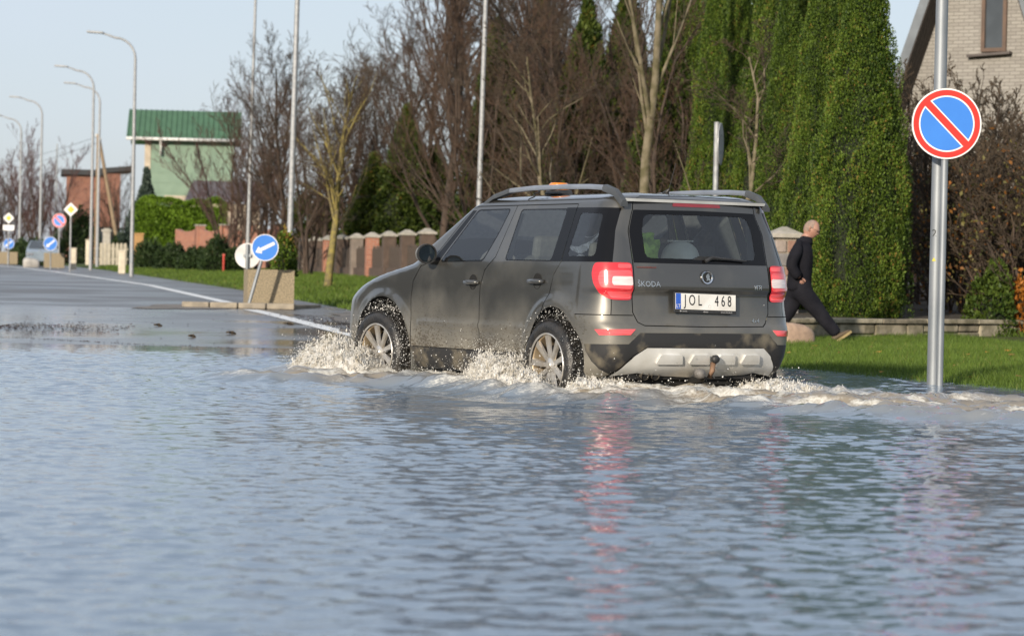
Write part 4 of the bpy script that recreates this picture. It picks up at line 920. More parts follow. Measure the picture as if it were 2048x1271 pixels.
# ---- hedges, mounds
def mound(name, px, Y, rx, ry, h, m, n, size, label, cat, seed, group=None, box=False, base=None, X=None):
    rs = np.random.RandomState(seed); X = ax(px, Y) if X is None else X; z0 = ground_z(X, Y) if base is None else base
    if box:
        k = 2.6
    else: k = 2.0
    a = rs.rand(n) * 2 * math.pi; t = np.arccos(rs.rand(n))
    d = np.stack([np.sin(t) * np.cos(a), np.sin(t) * np.sin(a), np.cos(t)], 1)
    if box: d = np.sign(d) * np.abs(d) ** (1 / k); d /= np.max(np.abs(d), axis=1, keepdims=True) ** .7
    lump = 1 + .34 * (fbm(a * 2 + seed, t * 3, seed, 3) - .5) * 2
    P = d * np.array([rx, ry, h]) * (lump * (1 - .25 * rs.rand(n) ** 2))[:, None]
    tint = .2 + .6 * noise3(P, 2.5, seed) + .2 * d[:, 2]
    V, F, tv = leaves(P, d, size, seed, .5, tint=tint, jitter=.7, up=.3)
    t_ = empty(name, (X, Y, z0), 0, label, cat, group); me = mesh('foliage', V, F, m, smooth=False); set_tint(me, tv); obj('foliage', me, t_)
    na, nt_ = 24, 9; CV = []; F2 = []
    for i in range(nt_):
        tt_ = math.pi / 2 * (1 - i / (nt_ - 1))
        for j in range(na):
            aa = 2 * math.pi * j / na; q = np.array([math.sin(tt_) * math.cos(aa), math.sin(tt_) * math.sin(aa), math.cos(tt_)])
            if box: q = np.sign(q) * np.abs(q) ** (1 / k); q /= np.max(np.abs(q)) ** .7
            CV.append(q * np.array([rx, ry, h]) * .62)
    for i in range(nt_ - 1):
        for j in range(na): F2.append((i * na + j, i * na + (j + 1) % na, (i + 1) * na + (j + 1) % na, (i + 1) * na + j))
    obj('inner_branches', mesh('inner_branches', CV, F2, CORE), t_); return t_
HEDGE = leaf_mat('bright_hedge_leaves', (.06, .12, .010), (.19, .31, .03)); JUN = leaf_mat('juniper_needles', (.012, .026, .010), (.045, .075, .024))
X = ax(362, 132); hg = empty('clipped_hedge', (X, 132, ground_z(X, 132)), R(4), 'clipped bright green hedge in front of the green house', 'hedge')
rs = np.random.RandomState(3); n = 22000; q = rs.rand(n, 3); fr = rs.rand(n) < .62; hx = (q[:, 0] - .5) * 4.7
top = 3.35 + .30 * (fbm(hx * 1.1, hx * 0 + 2, 5, 3) - .5) * 2 - .55 * np.clip(np.abs(hx) - 1.7, 0, 1) ** 1.4
P = np.stack([hx, np.where(fr, -.75 - .18 * fbm(hx * 1.6, q[:, 2] * 5, 8, 3) + .25 * q[:, 1] ** 2, (q[:, 1] - .5) * 1.6), np.where(fr, q[:, 2] * top, top - .2 * q[:, 2] ** 2)], 1)
N = np.where(fr[:, None], np.array([[0, -1, .5]]), np.array([[0, -.2, 1.]])); V, F, tv = leaves(P, N, .13, 3, .55, tint=.2 + .65 * noise3(P, 1.6, 4), jitter=.6, up=.3)
me = mesh('foliage', V, F, HEDGE, False); set_tint(me, tv); obj('foliage', me, hg); MB().box((0, 0, 1.5), (4.4, 1.2, 3.0)).build('inner_branches', CORE, hg)
for i, (px, Y, rx, h) in enumerate([(610, 104, 1.1, 3.2), (665, 102, 1.0, 2.9)]): mound('garden_conifer', px, Y, rx, 1.0, h, THUJA_D, 5000, .16, ['dull green conifer left of the yellow lichen trunk', 'dull green conifer behind the yellow lichen trunk'][i], 'conifer', 90 + i)
JG = 'junipers along the brick wall'
for i, (px, Y, rx, h, lb) in enumerate([(300, 104, .72, 1.05, 'dark juniper bush beside the nearest curved street lamp'), (345, 101, .75, .95, 'dark juniper bush, second from the lamp'), (392, 98, .70, .85, 'dark juniper bush in front of the brick wall middle'), (432, 96, .62, 1.25, 'taller dark juniper bush by the red marker post'), (470, 96, .45, .8, 'small dark bush right of the red marker post')]):
    mound('juniper_bush', px, Y, rx, .7, h, JUN, 3500, .12, lb, 'bush', 20 + i, JG)
mound('juniper_bush', 240, 150, .7, .7, 1.6, JUN, 2500, .15, 'dark bush at the corner of the picket fence', 'bush', 31)
mound('juniper_bush', 42, 138, .7, .8, 1.3, JUN, 2500, .15, 'dark bush behind the farthest planter', 'bush', 32); mound('juniper_bush', 75, 130, .9, .8, 1.3, JUN, 2500, .15, 'dark bush behind the parked pale car', 'bush', 33)
mound('juniper_bush', 112, 122, .35, .4, 1.6, JUN, 1800, .12, 'dark upright bush behind the second planter', 'bush', 34)
mound('juniper_bush', 160, 168, 1.3, 1.0, 3.4, JUN, 3500, .22, 'dark green bush in front of the brick house', 'bush', 35)
SPR = leaf_mat('blue_spruce_needles', (.025, .045, .035), (.085, .115, .09))
TS = thuja_mesh(120, 4.6, 1.3, SPR, 160, .16, 1.6, per=40, cl=.3); thuja('spruce_tree', TS, 290, 138, (1, 1, 1.08), 'grey-green spruce in front of the cream gable', None, 0)['category'] = 'spruce'
for X, Y, sc, lb in ((-24, 33, 2.0, 'tall spruce across the road, mirrored in the front side window'), (-30, 41, 2.5, 'taller spruce across the road beyond the first'), (-36, 30, 2.2, 'spruce across the road, farthest from the water'), (-26, 50, 1.8, 'lower spruce across the road, farthest along it')):
    t = thuja('spruce_tree', TS, 0, Y, (sc * .8, sc * .8, sc), lb, 'spruces across the road', X, .2); t.location.x = X; t['category'] = 'spruce'
# shrubs at the right edge: bare stems with rusty leaves
SHR = tree_meshes(41, BARK, TWIG_D, H=3.4, r0=.035, up=.45, spread=.75, n1=12, first=.1, kink=.2, stems=7, n_sub=(5, 5, 4), lens=(.5, .5, .45))
RUST = leaf_mat('rusty_leaves', (.10, .045, .015), (.24, .105, .025), c3=(.35, .13, .03)); OLIVE = leaf_mat('olive_leaves', (.055, .060, .020), (.15, .13, .04))
def shrub(px, Y, sc, lb, rz, m, n, seed):
    t = place_tree('shrub', SHR, px, Y, sc, lb, 'shrub', 'leafless shrubs before the gable house', rz)
    rs = np.random.RandomState(seed); P = rs.randn(n, 3) * np.array([.7, .7, .55]) + np.array([0, 0, 1.2]); P = P[(P[:, 2] > .1) & (P[:, 2] < 2.5)]
    V, F, tv = leaves(P, rs.randn(len(P), 3), .055, seed, .6); me = mesh('leaves', V, F, m, smooth=False); set_tint(me, tv); o = obj('leaves', me, t); return t
SL = [(1835, 42, 1.0, 'bare shrub with rusty leaves at the foot of the gable house wall', .2, OLIVE, 900), (1895, 40, 1.05, 'leafless shrub behind the two steel poles', 1.3, RUST, 700), (1955, 39, 1.1, 'shrub with olive leaves right of the steel poles', 2.2, OLIVE, 1300), (2015, 38, 1.15, 'rusty-leaved shrub at the right edge of the picture', 3.5, RUST, 1500), (2075, 37, 1.15, 'shrub cut by the right edge of the picture', 4.1, OLIVE, 1200), (1860, 46, 1.35, 'rear bare shrub beside the last thuja', 5, OLIVE, 900), (1985, 46, 1.5, 'rear bare shrub below the gable window', .8, RUST, 700), (1925, 47, 1.45, 'rear bare shrub below the left of the gable window', 1.9, OLIVE, 900)]
for i, (px, Y, sc, lb, rz, m, n) in enumerate(SL): shrub(px, Y, sc, lb, rz, m, n, 60 + i)
GBUSH = leaf_mat('green_shrub_leaves', (.022, .050, .008), (.085, .125, .02)); OBUSH = leaf_mat('orange_shrub_leaves', (.20, .075, .015), (.42, .16, .025))
mound('leafy_shrub', 1985, 36.5, .36, .36, .95, GBUSH, 2500, .07, 'dark green leafy shrub on the stone wall right of the poles', 'shrub', 51)
mound('leafy_shrub', 2042, 36.6, .26, .3, .80, OBUSH, 1400, .07, 'orange-leaved shrub on the stone wall at the right edge', 'shrub', 52)

# ================================================================ BUILDINGS
def brickmat(name, c1, c2, mortar, w, h, rough=.8):
    m = bpy.data.materials.new(name); m.use_nodes = True; n = m.node_tree; b = n.nodes['Principled BSDF']; L = n.links.new
    t = n.nodes.new('ShaderNodeTexCoord'); sp = n.nodes.new('ShaderNodeSeparateXYZ'); L(t.outputs['Object'], sp.inputs[0]); ad = n.nodes.new('ShaderNodeMath'); ad.operation = 'ADD'; L(sp.outputs['X'], ad.inputs[0]); L(sp.outputs['Y'], ad.inputs[1])
    cb = n.nodes.new('ShaderNodeCombineXYZ'); L(ad.outputs[0], cb.inputs['X']); L(sp.outputs['Z'], cb.inputs['Y'])
    k = n.nodes.new('ShaderNodeTexBrick'); k.inputs['Color1'].default_value = (*c1, 1); k.inputs['Color2'].default_value = (*c2, 1); k.inputs['Mortar'].default_value = (*mortar, 1); k.inputs['Scale'].default_value = 1
    k.inputs['Brick Width'].default_value = w; k.inputs['Row Height'].default_value = h; k.inputs['Mortar Size'].default_value = h * .10; L(cb.outputs[0], k.inputs['Vector']); L(k.outputs['Color'], b.inputs['Base Color'])
    bp = n.nodes.new('ShaderNodeBump'); bp.inputs['Strength'].default_value = .5; bp.inputs['Distance'].default_value = .01; bp.invert = True; L(k.outputs['Fac'], bp.inputs['Height']); L(bp.outputs['Normal'], b.inputs['Normal']); b.inputs['Roughness'].default_value = rough; return m
SILIC = brickmat('grey_silicate_brick', (.29, .275, .25), (.235, .22, .20), (.155, .145, .13), .26, .085)
REDBR = brickmat('red_brick', (.37, .145, .085), (.29, .11, .07), (.32, .25, .20), .26, .085)
DARKBR = brickmat('brown_red_brick', (.26, .10, .06), (.20, .075, .05), (.2, .15, .12), .26, .085)
DARKW = mat('dark_stained_wood', (.040, .028, .022), .7, col2=(.022, .016, .013), scale=3, stretch=(1, 1, 8)); PANE = mat('window_pane', (.05, .06, .07), .05, spec=.8, scale=2); FRAME = mat('brown_window_frame', (.10, .055, .032), .5, scale=5); CURT = mat('pale_curtain', (.55, .50, .40), .8, scale=6, stretch=(8, 8, .5))
CREAM = mat('cream_render', (.52, .44, .34), .8, scale=2); WHITEP = mat('white_plastic', (.70, .70, .68), .5, scale=4)
# gable house on the right
gh = empty('gable_house', (ax(1957, 62), 62, .5), R(-30), 'steep-gabled house of pale grey brick with a dark boarded eave', 'house')
HA, HB = 10.3, 3.6    # apex height, half width at the ground
w = MB(); w.add([(-HB, 0, 0), (HB, 0, 0), (0, 0, HA), (-HB, 9, 0), (HB, 9, 0), (0, 9, HA)], [(0, 1, 2), (3, 5, 4), (0, 3, 4, 1)]); w.build('wall', SILIC, gh)
for s in (-1, 1):
    nx, nz_ = HA / math.hypot(HA, HB), HB / math.hypot(HA, HB); V = []
    for y in (-.85, 9.5):
        for q, off in ((-.03, .0), (1.03, .0), (1.03, .22), (-.03, .22)):
            V.append((s * (HB * (1 - q) + nx * off), y, HA * q + nz_ * off))
    rf = MB().add(V, [(0, 1, 2, 3), (4, 7, 6, 5), (0, 4, 5, 1), (1, 5, 6, 2), (2, 6, 7, 3), (3, 7, 4, 0)]).build('roof', mat('slate_roof', (.16, .18, .20), .7, scale=3), gh)
    # dark boards under the overhang, each its own plank
    for k in range(4):
        y0 = -.84 + k * .21; V = []
        for y in (y0, y0 + .195):
            for q, off in ((-.03, -.025), (1.0, -.025), (1.0, -.003), (-.03, -.003)): V.append((s * (HB * (1 - q) + nx * off), y, HA * q + nz_ * off))
        MB().add(V, [(0, 1, 2, 3), (4, 7, 6, 5), (0, 4, 5, 1), (1, 5, 6, 2), (2, 6, 7, 3), (3, 7, 4, 0)]).build('soffit_board', DARKW, rf)
def window(par, x, y, z, w_, h_, fm=FRAME, sill=True, mull=1, face=-1, curtain=True, name='window'):
    f = MB(); t = .09; yy = y + face * .03
    for a, b, c, d in ((x, z + h_ / 2 - t / 2, w_, t), (x, z - h_ / 2 + t / 2, w_, t), (x - w_ / 2 + t / 2, z, t, h_ - 2 * t), (x + w_ / 2 - t / 2, z, t, h_ - 2 * t)): f.box((a, yy, b), (c, .10, d))
    for k in range(mull): f.box((x - w_ / 2 + w_ * (k + 1) / (mull + 1), yy, z), (.07, .09, h_ - 2 * t))
    o = f.build(name, fm, par); MB().box((x, y + face * .012, z), (w_ - 2 * t, .012, h_ - 2 * t)).build('pane', PANE, o)
    if curtain:
        for s in (-1, 1): MB().box((x + s * w_ * .25, y + face * .024, z), (w_ * .18, .006, h_ - 2 * t)).build('curtain', CURT, o)
    if sill: MB().box((x - .08, y + face * .09, z - h_ / 2 - .07), (w_ + .45, .26, .06), Matrix.Rotation(R(-3), 3, 'Y')).build('sill', mat('dark_sill', (.07, .055, .05), .5), o)
    return o
zc = lambda py, Y, px=1957: at(px, py, Y).z - .5
window(gh, .25, 0, zc(20, 62), .62, 2.0, mull=0, curtain=False)
window(gh, -1.2, 0, 1.6, 1.2, 1.2)
# green house
gr = empty('green_house', (ax(297, 145), 145, .9), R(6), 'house with green metal roof and pale green cladding', 'house')
GM = mat('green_roof_metal', (.065, .145, .075), .5, col2=(.05, .115, .058), scale=2); GW = mat('pale_green_cladding', (.18, .26, .19), .6, col2=(.15, .225, .165), scale=1.5)
sG = FPX / 145; zz = lambda py: CAM_H + (horizon(300) - py) / sG - .9
e_z, r_z = zz(278), zz(218)
MB().box((2.3, 3.0, e_z / 2), (4.6, 5.0, e_z)).build('wall', GW, gr)
MB().prism([(0.55, 0), (5.45, 0), (5.45, e_z), (3.0, r_z - .2), (.55, e_z)], -.02, -.35, 'x').build('gable_wall', CREAM, gr)
V = [(-1.35, -.1, e_z - .05), (5.0, -.1, e_z - .05), (5.0, 3.0, r_z), (-1.35, 3.0, r_z), (-1.35, 6.1, e_z - .05), (5.0, 6.1, e_z - .05)]
rfo = MB().add(V + [(a, b, c + .12) for a, b, c in V], [(0, 1, 2, 3), (3, 2, 5, 4), (6, 9, 8, 7), (9, 10, 11, 8), (0, 6, 7, 1), (4, 5, 11, 10), (0, 3, 9, 6), (3, 4, 10, 9), (1, 7, 8, 2), (2, 8, 11, 5)]).build('roof', GM, gr)
for k in range(21):   # ribs of the sheet roof
    x = -1.28 + k * .295; MB().add([(x - .03, -.1, e_z + .075), (x + .03, -.1, e_z + .075), (x + .03, 3.0, r_z + .125), (x - .03, 3.0, r_z + .125), (x, -.1, e_z + .13), (x, 3.0, r_z + .18)], [(0, 1, 4), (2, 3, 5), (0, 4, 5, 3), (1, 2, 5, 4)]).build('roof_rib', GM, rfo)
MB().tube([(-1.35, -.16, e_z - .0), (5.0, -.16, e_z - .0)], .09, 8).build('gutter', WHITEP, rfo, smooth=True)
MB().tube([(.55, -.14, e_z - .05), (.55, .30, e_z - .35), (.55, .30, e_z - .9)], .07, 8).build('downpipe', WHITEP, gr, smooth=True)
for k in range(12): MB().box((2.3, .488, .35 + k * (e_z - .5) / 12), (4.5, .02, .03)).build('cladding_rib', GW, gr)
MB().box((1.9, .35, zz(398)), (2.2, .5, .45)).build('porch_beam', CREAM, gr); window(gr, 3.4, .47, e_z * .55, 1.2, 1.2, WHITEP, False)
so = MB().add([(2.0, -2.2, zz(398)), (6.4, -2.2, zz(398)), (6.0, .4, zz(358)), (2.4, .4, zz(358)), (2.0, -2.2, zz(402)), (6.4, -2.2, zz(402))], [(0, 1, 2, 3), (0, 4, 5, 1), (0, 3, 4), (1, 5, 2)]).build('porch_roof', mat('grey_slate_sheet', (.12, .105, .12), .7, scale=2), gr)
MB().box((4.2, -.6, zz(405) / 2), (3.8, 2.4, zz(405))).build('porch_wall', CREAM, gr)
# brick house far left
bh = empty('brick_house', (ax(190, 185), 185, 1.0), R(10), 'low brown-red brick house with a dark flat-pitched roof beyond the lamps', 'house')
sB = FPX / 185; zb = lambda py: CAM_H + (horizon(190) - py) / sB - 1.0
MB().box((-.2, 3, zb(346) / 2), (3.8, 5, zb(346))).build('wall', DARKBR, bh); MB().box((-1.0, 3, zb(345)), (3.0, 5.8, .38)).build('roof', mat('dark_roof_felt', (.03, .032, .035), .7, scale=3), bh)
MB().box((1.25, 3.2, zb(338)), (2.6, 5.8, .35), Matrix.Rotation(R(-6), 3, 'Y')).build('roof', MATS['dark_roof_felt'], bh); window(bh, .9, .5, 2.2, 1.4, 1.2, DARKW, False, curtain=False); window(bh, -1.2, .5, 2.2, 1.0, 1.2, DARKW, False, curtain=False)

# ================================================================ FENCES AND WALLS
def pline(Y): return 4.5 - .218 * (Y - 43)
CAPM = mat('concrete_cap', (.40, .37, .33), .85, col2=(.27, .26, .22), scale=6); STONE = [mat('fieldstone_%d' % i, c, .8, scale=7, bump=.3) for i, c in enumerate([(.30, .25, .22), (.27, .16, .12), (.22, .21, .21), (.34, .29, .23), (.18, .15, .13)])]
FW = mat('weathered_fence_wood', (.085, .062, .048), .8, col2=(.05, .038, .03), scale=4, stretch=(1, 1, .3))
pf = empty('pier_fence', (pline(88), 88, ground_z(pline(88), 88)), math.atan2(1, -.218) - math.pi, 'dark board fence between brick piers with pale caps', 'fence')
sp_ = 3.3; npier = 9; brd = MB().box((0, 0, .48), (.13, .03, .78)); brd_me = mesh('board', brd.V, brd.F, FW, False)
pier_me = None
PIER_M = [REDBR, mat('pale_stone_pier', (.22, .18, .15), .85, scale=4), mat('dark_stone_pier', (.10, .07, .055), .85, scale=5)]
for i in range(npier):
    x = (i - 4) * sp_
    p = MB().box((x, 0, .62), (.40, .40, 1.34)).build('pier', PIER_M[(1, 2, 0, 2, 1, 0, 2, 2, 2, 2, 2)[i]] if i < 11 else PIER_M[2], pf, bevel=.01)
    MB().box((x, 0, 1.32), (.50, .50, .06)).build('cap', CAPM, p); MB().box((x, 0, 1.40), (.48, .48, .12), None, .25).build('cap_top', CAPM, p)
    if i < npier - 1:
        MB().box((x + sp_ / 2, 0, .12), (sp_ - .4, .26, .36)).build('plinth', PIER_M[2], pf)
        MB().box((x + sp_ / 2, .03, .80), (sp_ - .4, .05, .07)).build('rail', FW, pf)
        for k in range(14): o = obj('board', brd_me, pf, (x + .28 + k * (sp_ - .56) / 13, -.02, .10)); o.scale = (1, 1, 1 + .06 * math.sin(k * 2.1 + i))
bw = empty('brick_wall', (ax(448, 113), 113, ground_z(ax(448, 113), 113)), math.atan2(-10, 5.4), 'red brick garden wall with stepped panels behind the junipers', 'wall')
for i in range(4):
    x = (i - 1.5) * 2.9; h = 1.74
    MB().prism([(x - 1.28, 0), (x + 1.28, 0), (x + 1.28, h), (x + .7, h - .10), (x, h - .13), (x - .7, h - .10), (x - 1.28, h)], -.12, .12, 'y').build('brick_panel', REDBR, bw)
    MB().box((x + 1.45, 0, h / 2 + .06), (.34, .34, h + .12)).build('pier', REDBR, bw); MB().box((x + 1.45, 0, h + .15), (.42, .42, .06)).build('cap', CAPM, bw)
gp = empty('gate_pier', (ax(1566, 36.6), 36.6, .26), R(12), 'fieldstone gate pier with a pyramid cap behind the walking man', 'pier')
MB().box((0, 0, .75), (.40, .40, 1.55)).build('core', mat('pier_mortar', (.30, .26, .21), .9, scale=6), gp)
rr = random.Random(9); zcur = .05; row = 0
while zcur < 1.46:
    h = rr.uniform(.15, .24); h = min(h, 1.50 - zcur); spl = rr.uniform(-.06, .06)
    for a, b in ((-.215, spl - .008), (spl + .008, .215)):
        for s, axx in ((-1, 'y'), (-1, 'x')):
            c = ((a + b) / 2, s * .205, zcur + h / 2); d = (b - a - .01, .05, h - .02)
            if axx == 'x': c = (s * .205, (a + b) / 2, zcur + h / 2); d = (.05, b - a - .01, h - .02)
            MB().box(c, d).build('stone', rr.choice(STONE + [STONE[1]]), gp, bevel=.018)
    zcur += h
MB().box((0, 0, 1.55), (.56, .56, .07)).build('cap', CAPM, gp, bevel=.008); MB().box((0, 0, 1.64), (.54, .54, .12), None, .12).build('cap_top', CAPM, gp); gp.scale = (.84, .84, .86)
# low retaining wall along the lawn: weathered blocks under a coping
P0 = Vector((ax(1540, 33.3), 33.3)); P1 = Vector((ax(2420, 39.4), 39.4)); Lw = (P1 - P0).length
rw = empty('retaining_wall', (P0.x, P0.y, .14), math.atan2(P1.y - P0.y, P1.x - P0.x), 'low weathered stone retaining wall behind the lawn', 'wall')
WST = [mat('wall_block_%d' % i, c, .9, col2=c2, scale=5, bump=.5, fac=(.38, .62)) for i, (c, c2) in enumerate([((.30, .26, .19), (.13, .115, .075)), ((.24, .205, .15), (.09, .08, .055)), ((.34, .30, .22), (.18, .16, .11)), ((.10, .085, .065), (.045, .04, .032))])]
x = 0; rr = random.Random(5)
MB().box((Lw / 2, .16, .15), (Lw, .16, .36)).build('backing', WST[3], rw)
while x < Lw:
    d = rr.uniform(.28, .75)
    if rr.random() < .45:
        h1 = rr.uniform(.12, .2)
        MB().box((x + d / 2, .02 + rr.uniform(-.012, .012), h1 / 2 - .02), (d - .014, .16, h1 - .012)).build('stone', rr.choice(WST), rw, bevel=.022); MB().box((x + d / 2, .02 + rr.uniform(-.012, .012), (h1 + .30) / 2 - .02), (d - .014, .16, .30 - h1 - .012)).build('stone', rr.choice(WST), rw, bevel=.022)
    else: MB().box((x + d / 2, .02 + rr.uniform(-.014, .014), .13), (d - .014, .16, .30)).build('stone', rr.choice(WST), rw, bevel=.025)
    x += d
x = 0
while x < Lw:
    d = rr.uniform(.8, 1.3); MB().box((x + d / 2, .06, .315 + rr.uniform(-.006, .006)), (d - .012, .34, .06)).build('coping', WST[rr.choice((0, 2, 1))], rw, bevel=.012); x += d
# bed of soil and litter behind the wall
SOIL = mat('leafy_soil', (.06, .045, .03), .95, col2=(.035, .028, .02), scale=6, bump=.6)
xs_ = np.linspace(P0.x - .2, P1.x + 6, 40); SX, ST = np.meshgrid(xs_, np.linspace(0, 1, 14)); Y0 = P0.y + (SX - P0.x) * (P1.y - P0.y) / (P1.x - P0.x) + .2
surface('planting_bed', SOIL, SX, Y0 + ST * 9, .42 + .28 * ST + .05 * fbm(SX * 2, (Y0 + ST * 9) * 2, 3))
# fieldstone wall with pale rails behind the shrubs
fw = empty('fieldstone_wall', (ax(1800, 44), 44, .45), R(4), 'fieldstone wall with pale rails behind the bare shrubs', 'wall')
MB().box((1.3, .1, .45), (2.9, .14, 1.15)).build('mortar', mat('dark_mortar', (.08, .07, .06), .9, scale=5), fw); rr = random.Random(11)
for i in range(11):
    for j in range(4):
        c = (.0 + i * .26 + (j % 2) * .12, .02, .10 + j * .24); r_ = rr.uniform(.085, .125); b = MB(); V = []; F = []
        for a_ in range(5):
            th = math.pi * a_ / 4
            for k in range(8): V.append((c[0] + r_ * 1.1 * math.sin(th) * math.cos(k * math.pi / 4 + j) * (1 + .15 * math.sin(k * 3 + i)), c[1] + r_ * .6 * math.sin(th) * math.sin(k * math.pi / 4 + j), c[2] + r_ * math.cos(th)))
        for a_ in range(4):
            for k in range(8): F.append((a_ * 8 + k, a_ * 8 + (k + 1) % 8, a_ * 8 + 8 + (k + 1) % 8, a_ * 8 + 8 + k))
        b.add(V, F).build('stone', rr.choice(STONE), fw, smooth=True)
for z in (.50, 1.02): MB().box((1.3, -.02, z), (2.95, .20, .06)).build('rail', CAPM, fw, bevel=.01)
# boulder
def boulder(name, loc, d, m, seed, label):
    b = bmesh.new(); bmesh.ops.create_icosphere(b, subdivisions=3, radius=1); rs = random.Random(seed)
    for v in b.verts:
        n = v.co.copy(); k = 1 + .10 * math.sin(n.x * 3.1 + seed) + .08 * math.sin(n.y * 4.3 + n.z * 2 + seed) + rs.uniform(-.012, .012)
        q = Vector([math.copysign(abs(c) ** .72, c) for c in n]) * k; v.co = Vector((q.x * d[0] / 2, q.y * d[1] / 2, q.z * d[2] / 2))
    me = bpy.data.meshes.new(name); b.to_mesh(me); b.free(); me.materials.append(m); me.polygons.foreach_set('use_smooth', np.ones(len(me.polygons), bool)); return tag(obj(name, me, None, loc, .4), label, 'boulder')
GRAN = mat('pink_granite', (.40, .28, .20), .85, col2=(.30, .21, .155), scale=14, bump=.4)
bx_ = ax(1588, 31.6); boulder('boulder', (bx_, 31.6, .14 + .10), (.52, .40, .44), GRAN, 3, 'pinkish granite boulder on the lawn behind the car')
bx_ = ax(62, 118); boulder('boulder', (bx_, 118, ground_z(bx_, 118) + .15), (.7, .5, .6), mat('pale_stone', (.45, .43, .40), .8, scale=5), 4, 'pale boulder beside the parked car far down the road')

# ================================================================ STREET FURNITURE
def lamp(px, base_py, top_py, Y, label, lean=0, arm=True, group='curved street lamps along the road', r=.075, H=None, arm_px=92):
    X = ax(px, Y); z0 = ground_z(X, Y); s = FPX / Y; H = H or (CAM_H + (horizon(px) - top_py) / s - z0)
    t = empty('street_lamp', (X, Y, z0), 0, label, 'street lamp', group)
    p = [(0, 0, -.1), (0, 0, H * .5), (0, 0, H - .75)]; rd = [r, r * .8, r * .62]
    if arm:
        for k in range(1, 7):
            a = math.pi / 2 * k / 6; p.append((-.7 * (1 - math.cos(a)), 0, H - .75 + .7 * math.sin(a))); rd.append(r * .55)
        L_ = .45; p.append((-.7 - L_ * .5, 0, H + .03)); rd.append(r * .45); p.append((-.7 - L_, 0, H + .10)); rd.append(r * .42)
    else: p.append((0, 0, H)); rd.append(r * .5)
    MB().tube(p, rd, 10).build('pole', galv_dull, t, smooth='auto')
    MB().box((0, -r * 1.02, .62), (.085, .02, .34)).build('service_door', galv, t, bevel=.004)
    if arm: MB().box((-.7 - .45 - .22, 0, H + .115), (.56, .20, .07), Matrix.Rotation(R(3), 3, 'Y')).build('lamp_head', galv_dull, t, bevel=.02)
    return t
lamp(263, 545, 74, 88, 'nearest curved street lamp, in front of the green house', r=.075)
lamp(181, 525, 140, 108, 'curved street lamp, second from the green house', r=.075)
lamp(194, 525, 173, 118, 'curved street lamp just right of the second, its arm crossing it', r=.075)
lamp(79, 520, 200, 130, 'curved street lamp above the parked pale car', r=.075)
lamp(38, 520, 236, 143, 'leftmost curved street lamp', r=.075)
lamp(110, 520, 288, 170, 'far straight lamp pole beside the no-parking sign', arm=False)
for px, Y, lb in ((577, 58, 'tall straight lamp pole behind the tilted arrow sign'), (953, 62, 'tall straight lamp pole rising left of the car roof'), (494, 92, 'tall thin lamp pole behind the brown trees')):
    t = lamp(px, 0, 0, Y, lb, H=12.0, r=.072, group='tall lamp poles running out of the picture')
    t.rotation_euler = (0, R(.7), 0)
# poles on the lawn, right
YP = 21.45; Xp = ax(1871, YP)
bp_ = empty('lamp_pole', (Xp, YP, .12), 0, 'thick galvanised lamp pole standing on the lawn at the right', 'lamp pole')
MB().tube([(0, 0, -.2), (0, 0, 1.2), (0, 0, 8)], [.053, .053, .045], 24).build('shaft', galv, bp_, smooth='auto')
m2 = mat('black_stencil', (.01, .01, .01), .6)
c = bpy.data.curves.new('digit', 'FONT'); c.body = '2'; c.size = .085; c.extrude = .0008; c.align_x = 'CENTER'; c.align_y = 'CENTER'; o_ = bpy.data.objects.new('t', c); COL.objects.link(o_); dg = bpy.context.evaluated_depsgraph_get(); me = bpy.data.meshes.new_from_object(o_.evaluated_get(dg)); bpy.data.objects.remove(o_)
def wrap(me, cx, cz, r, a0):
    for v in me.vertices:
        x, y, e = v.co; a = a0 + x / r; v.co = (math.sin(a) * (r + .0012 + e * .5), -math.cos(a) * (r + .0012 + e * .5), cz + y)
wrap(me, 0, at(1868, 467, YP).z - .12, .0525, -.55); me.materials.clear(); me.materials.append(m2); obj('pole_number', me, bp_)
tm = MB().prism([(-.018, 0), (.018, 0), (0, .032)], -.0546, -.0536, 'y').build('warning_sticker', mat('yellow_sticker', (.55, .48, .05), .5), bp_); tm.location = (0, 0, at(1866, 522, YP).z - .12); tm.rotation_euler = (0, 0, -.5)
YS = 21.2; Xs = ax(1883.5, YS)
def disc(name, r0, r1, y, m, par, t=.002, n=48, cz=0):
    b = MB(); prof = [(r0, y), (r1, y), (r1, y + t), (r0, y + t), (r0, y)] if r0 > 0 else [(0, y), (r1, y), (r1, y + t), (0, y + t)]
    o = b.lathe(prof, n, 'y').build(name, m, par, smooth='auto'); o.location.z = cz; return o
SW = mat('sign_white', (.74, .74, .74), .35, scale=3, col2=(.68, .68, .67)); SRD = mat('sign_red', (.72, .035, .025), .35, scale=3, col2=(.66, .03, .02)); SBL = mat('sign_blue', (.045, .20, .62), .35, scale=3, col2=(.04, .18, .57)); SYL = mat('sign_yellow', (.75, .52, .03), .4, scale=3); SBK = mat('sign_back_grey', (.42, .43, .44), .5, .3, scale=3)
def no_parking(par, cz, r, bar_ang=-45, y=-.0):
    p = disc('plate', 0, r, y - .004, SW, par, .004, 56, cz); disc('plate_back', 0, r * .995, y + .001, SBK, par, .003, 56, cz)
    disc('red_ring', r * .80, r * .955, y - .0075, SRD, p, .002, 56); disc('blue_field', 0, r * .755, y - .0065, SBL, p, .0015, 56)
    for w_, yy, m_ in ((r * .20, y - .0085, SRD), (r * .27, y - .0078, SW)):
        MB().box((0, yy, 0), (r * (1.60 if m_ is SRD else 1.50), .001, w_), Matrix.Rotation(R(-bar_ang), 3, 'Y')).build('diagonal_bar', m_, p)
    return p
ns = empty('no_parking_sign', (Xs, YS, .12), R(4), 'round red and blue no-parking sign on a slim steel post in the lawn', 'sign')
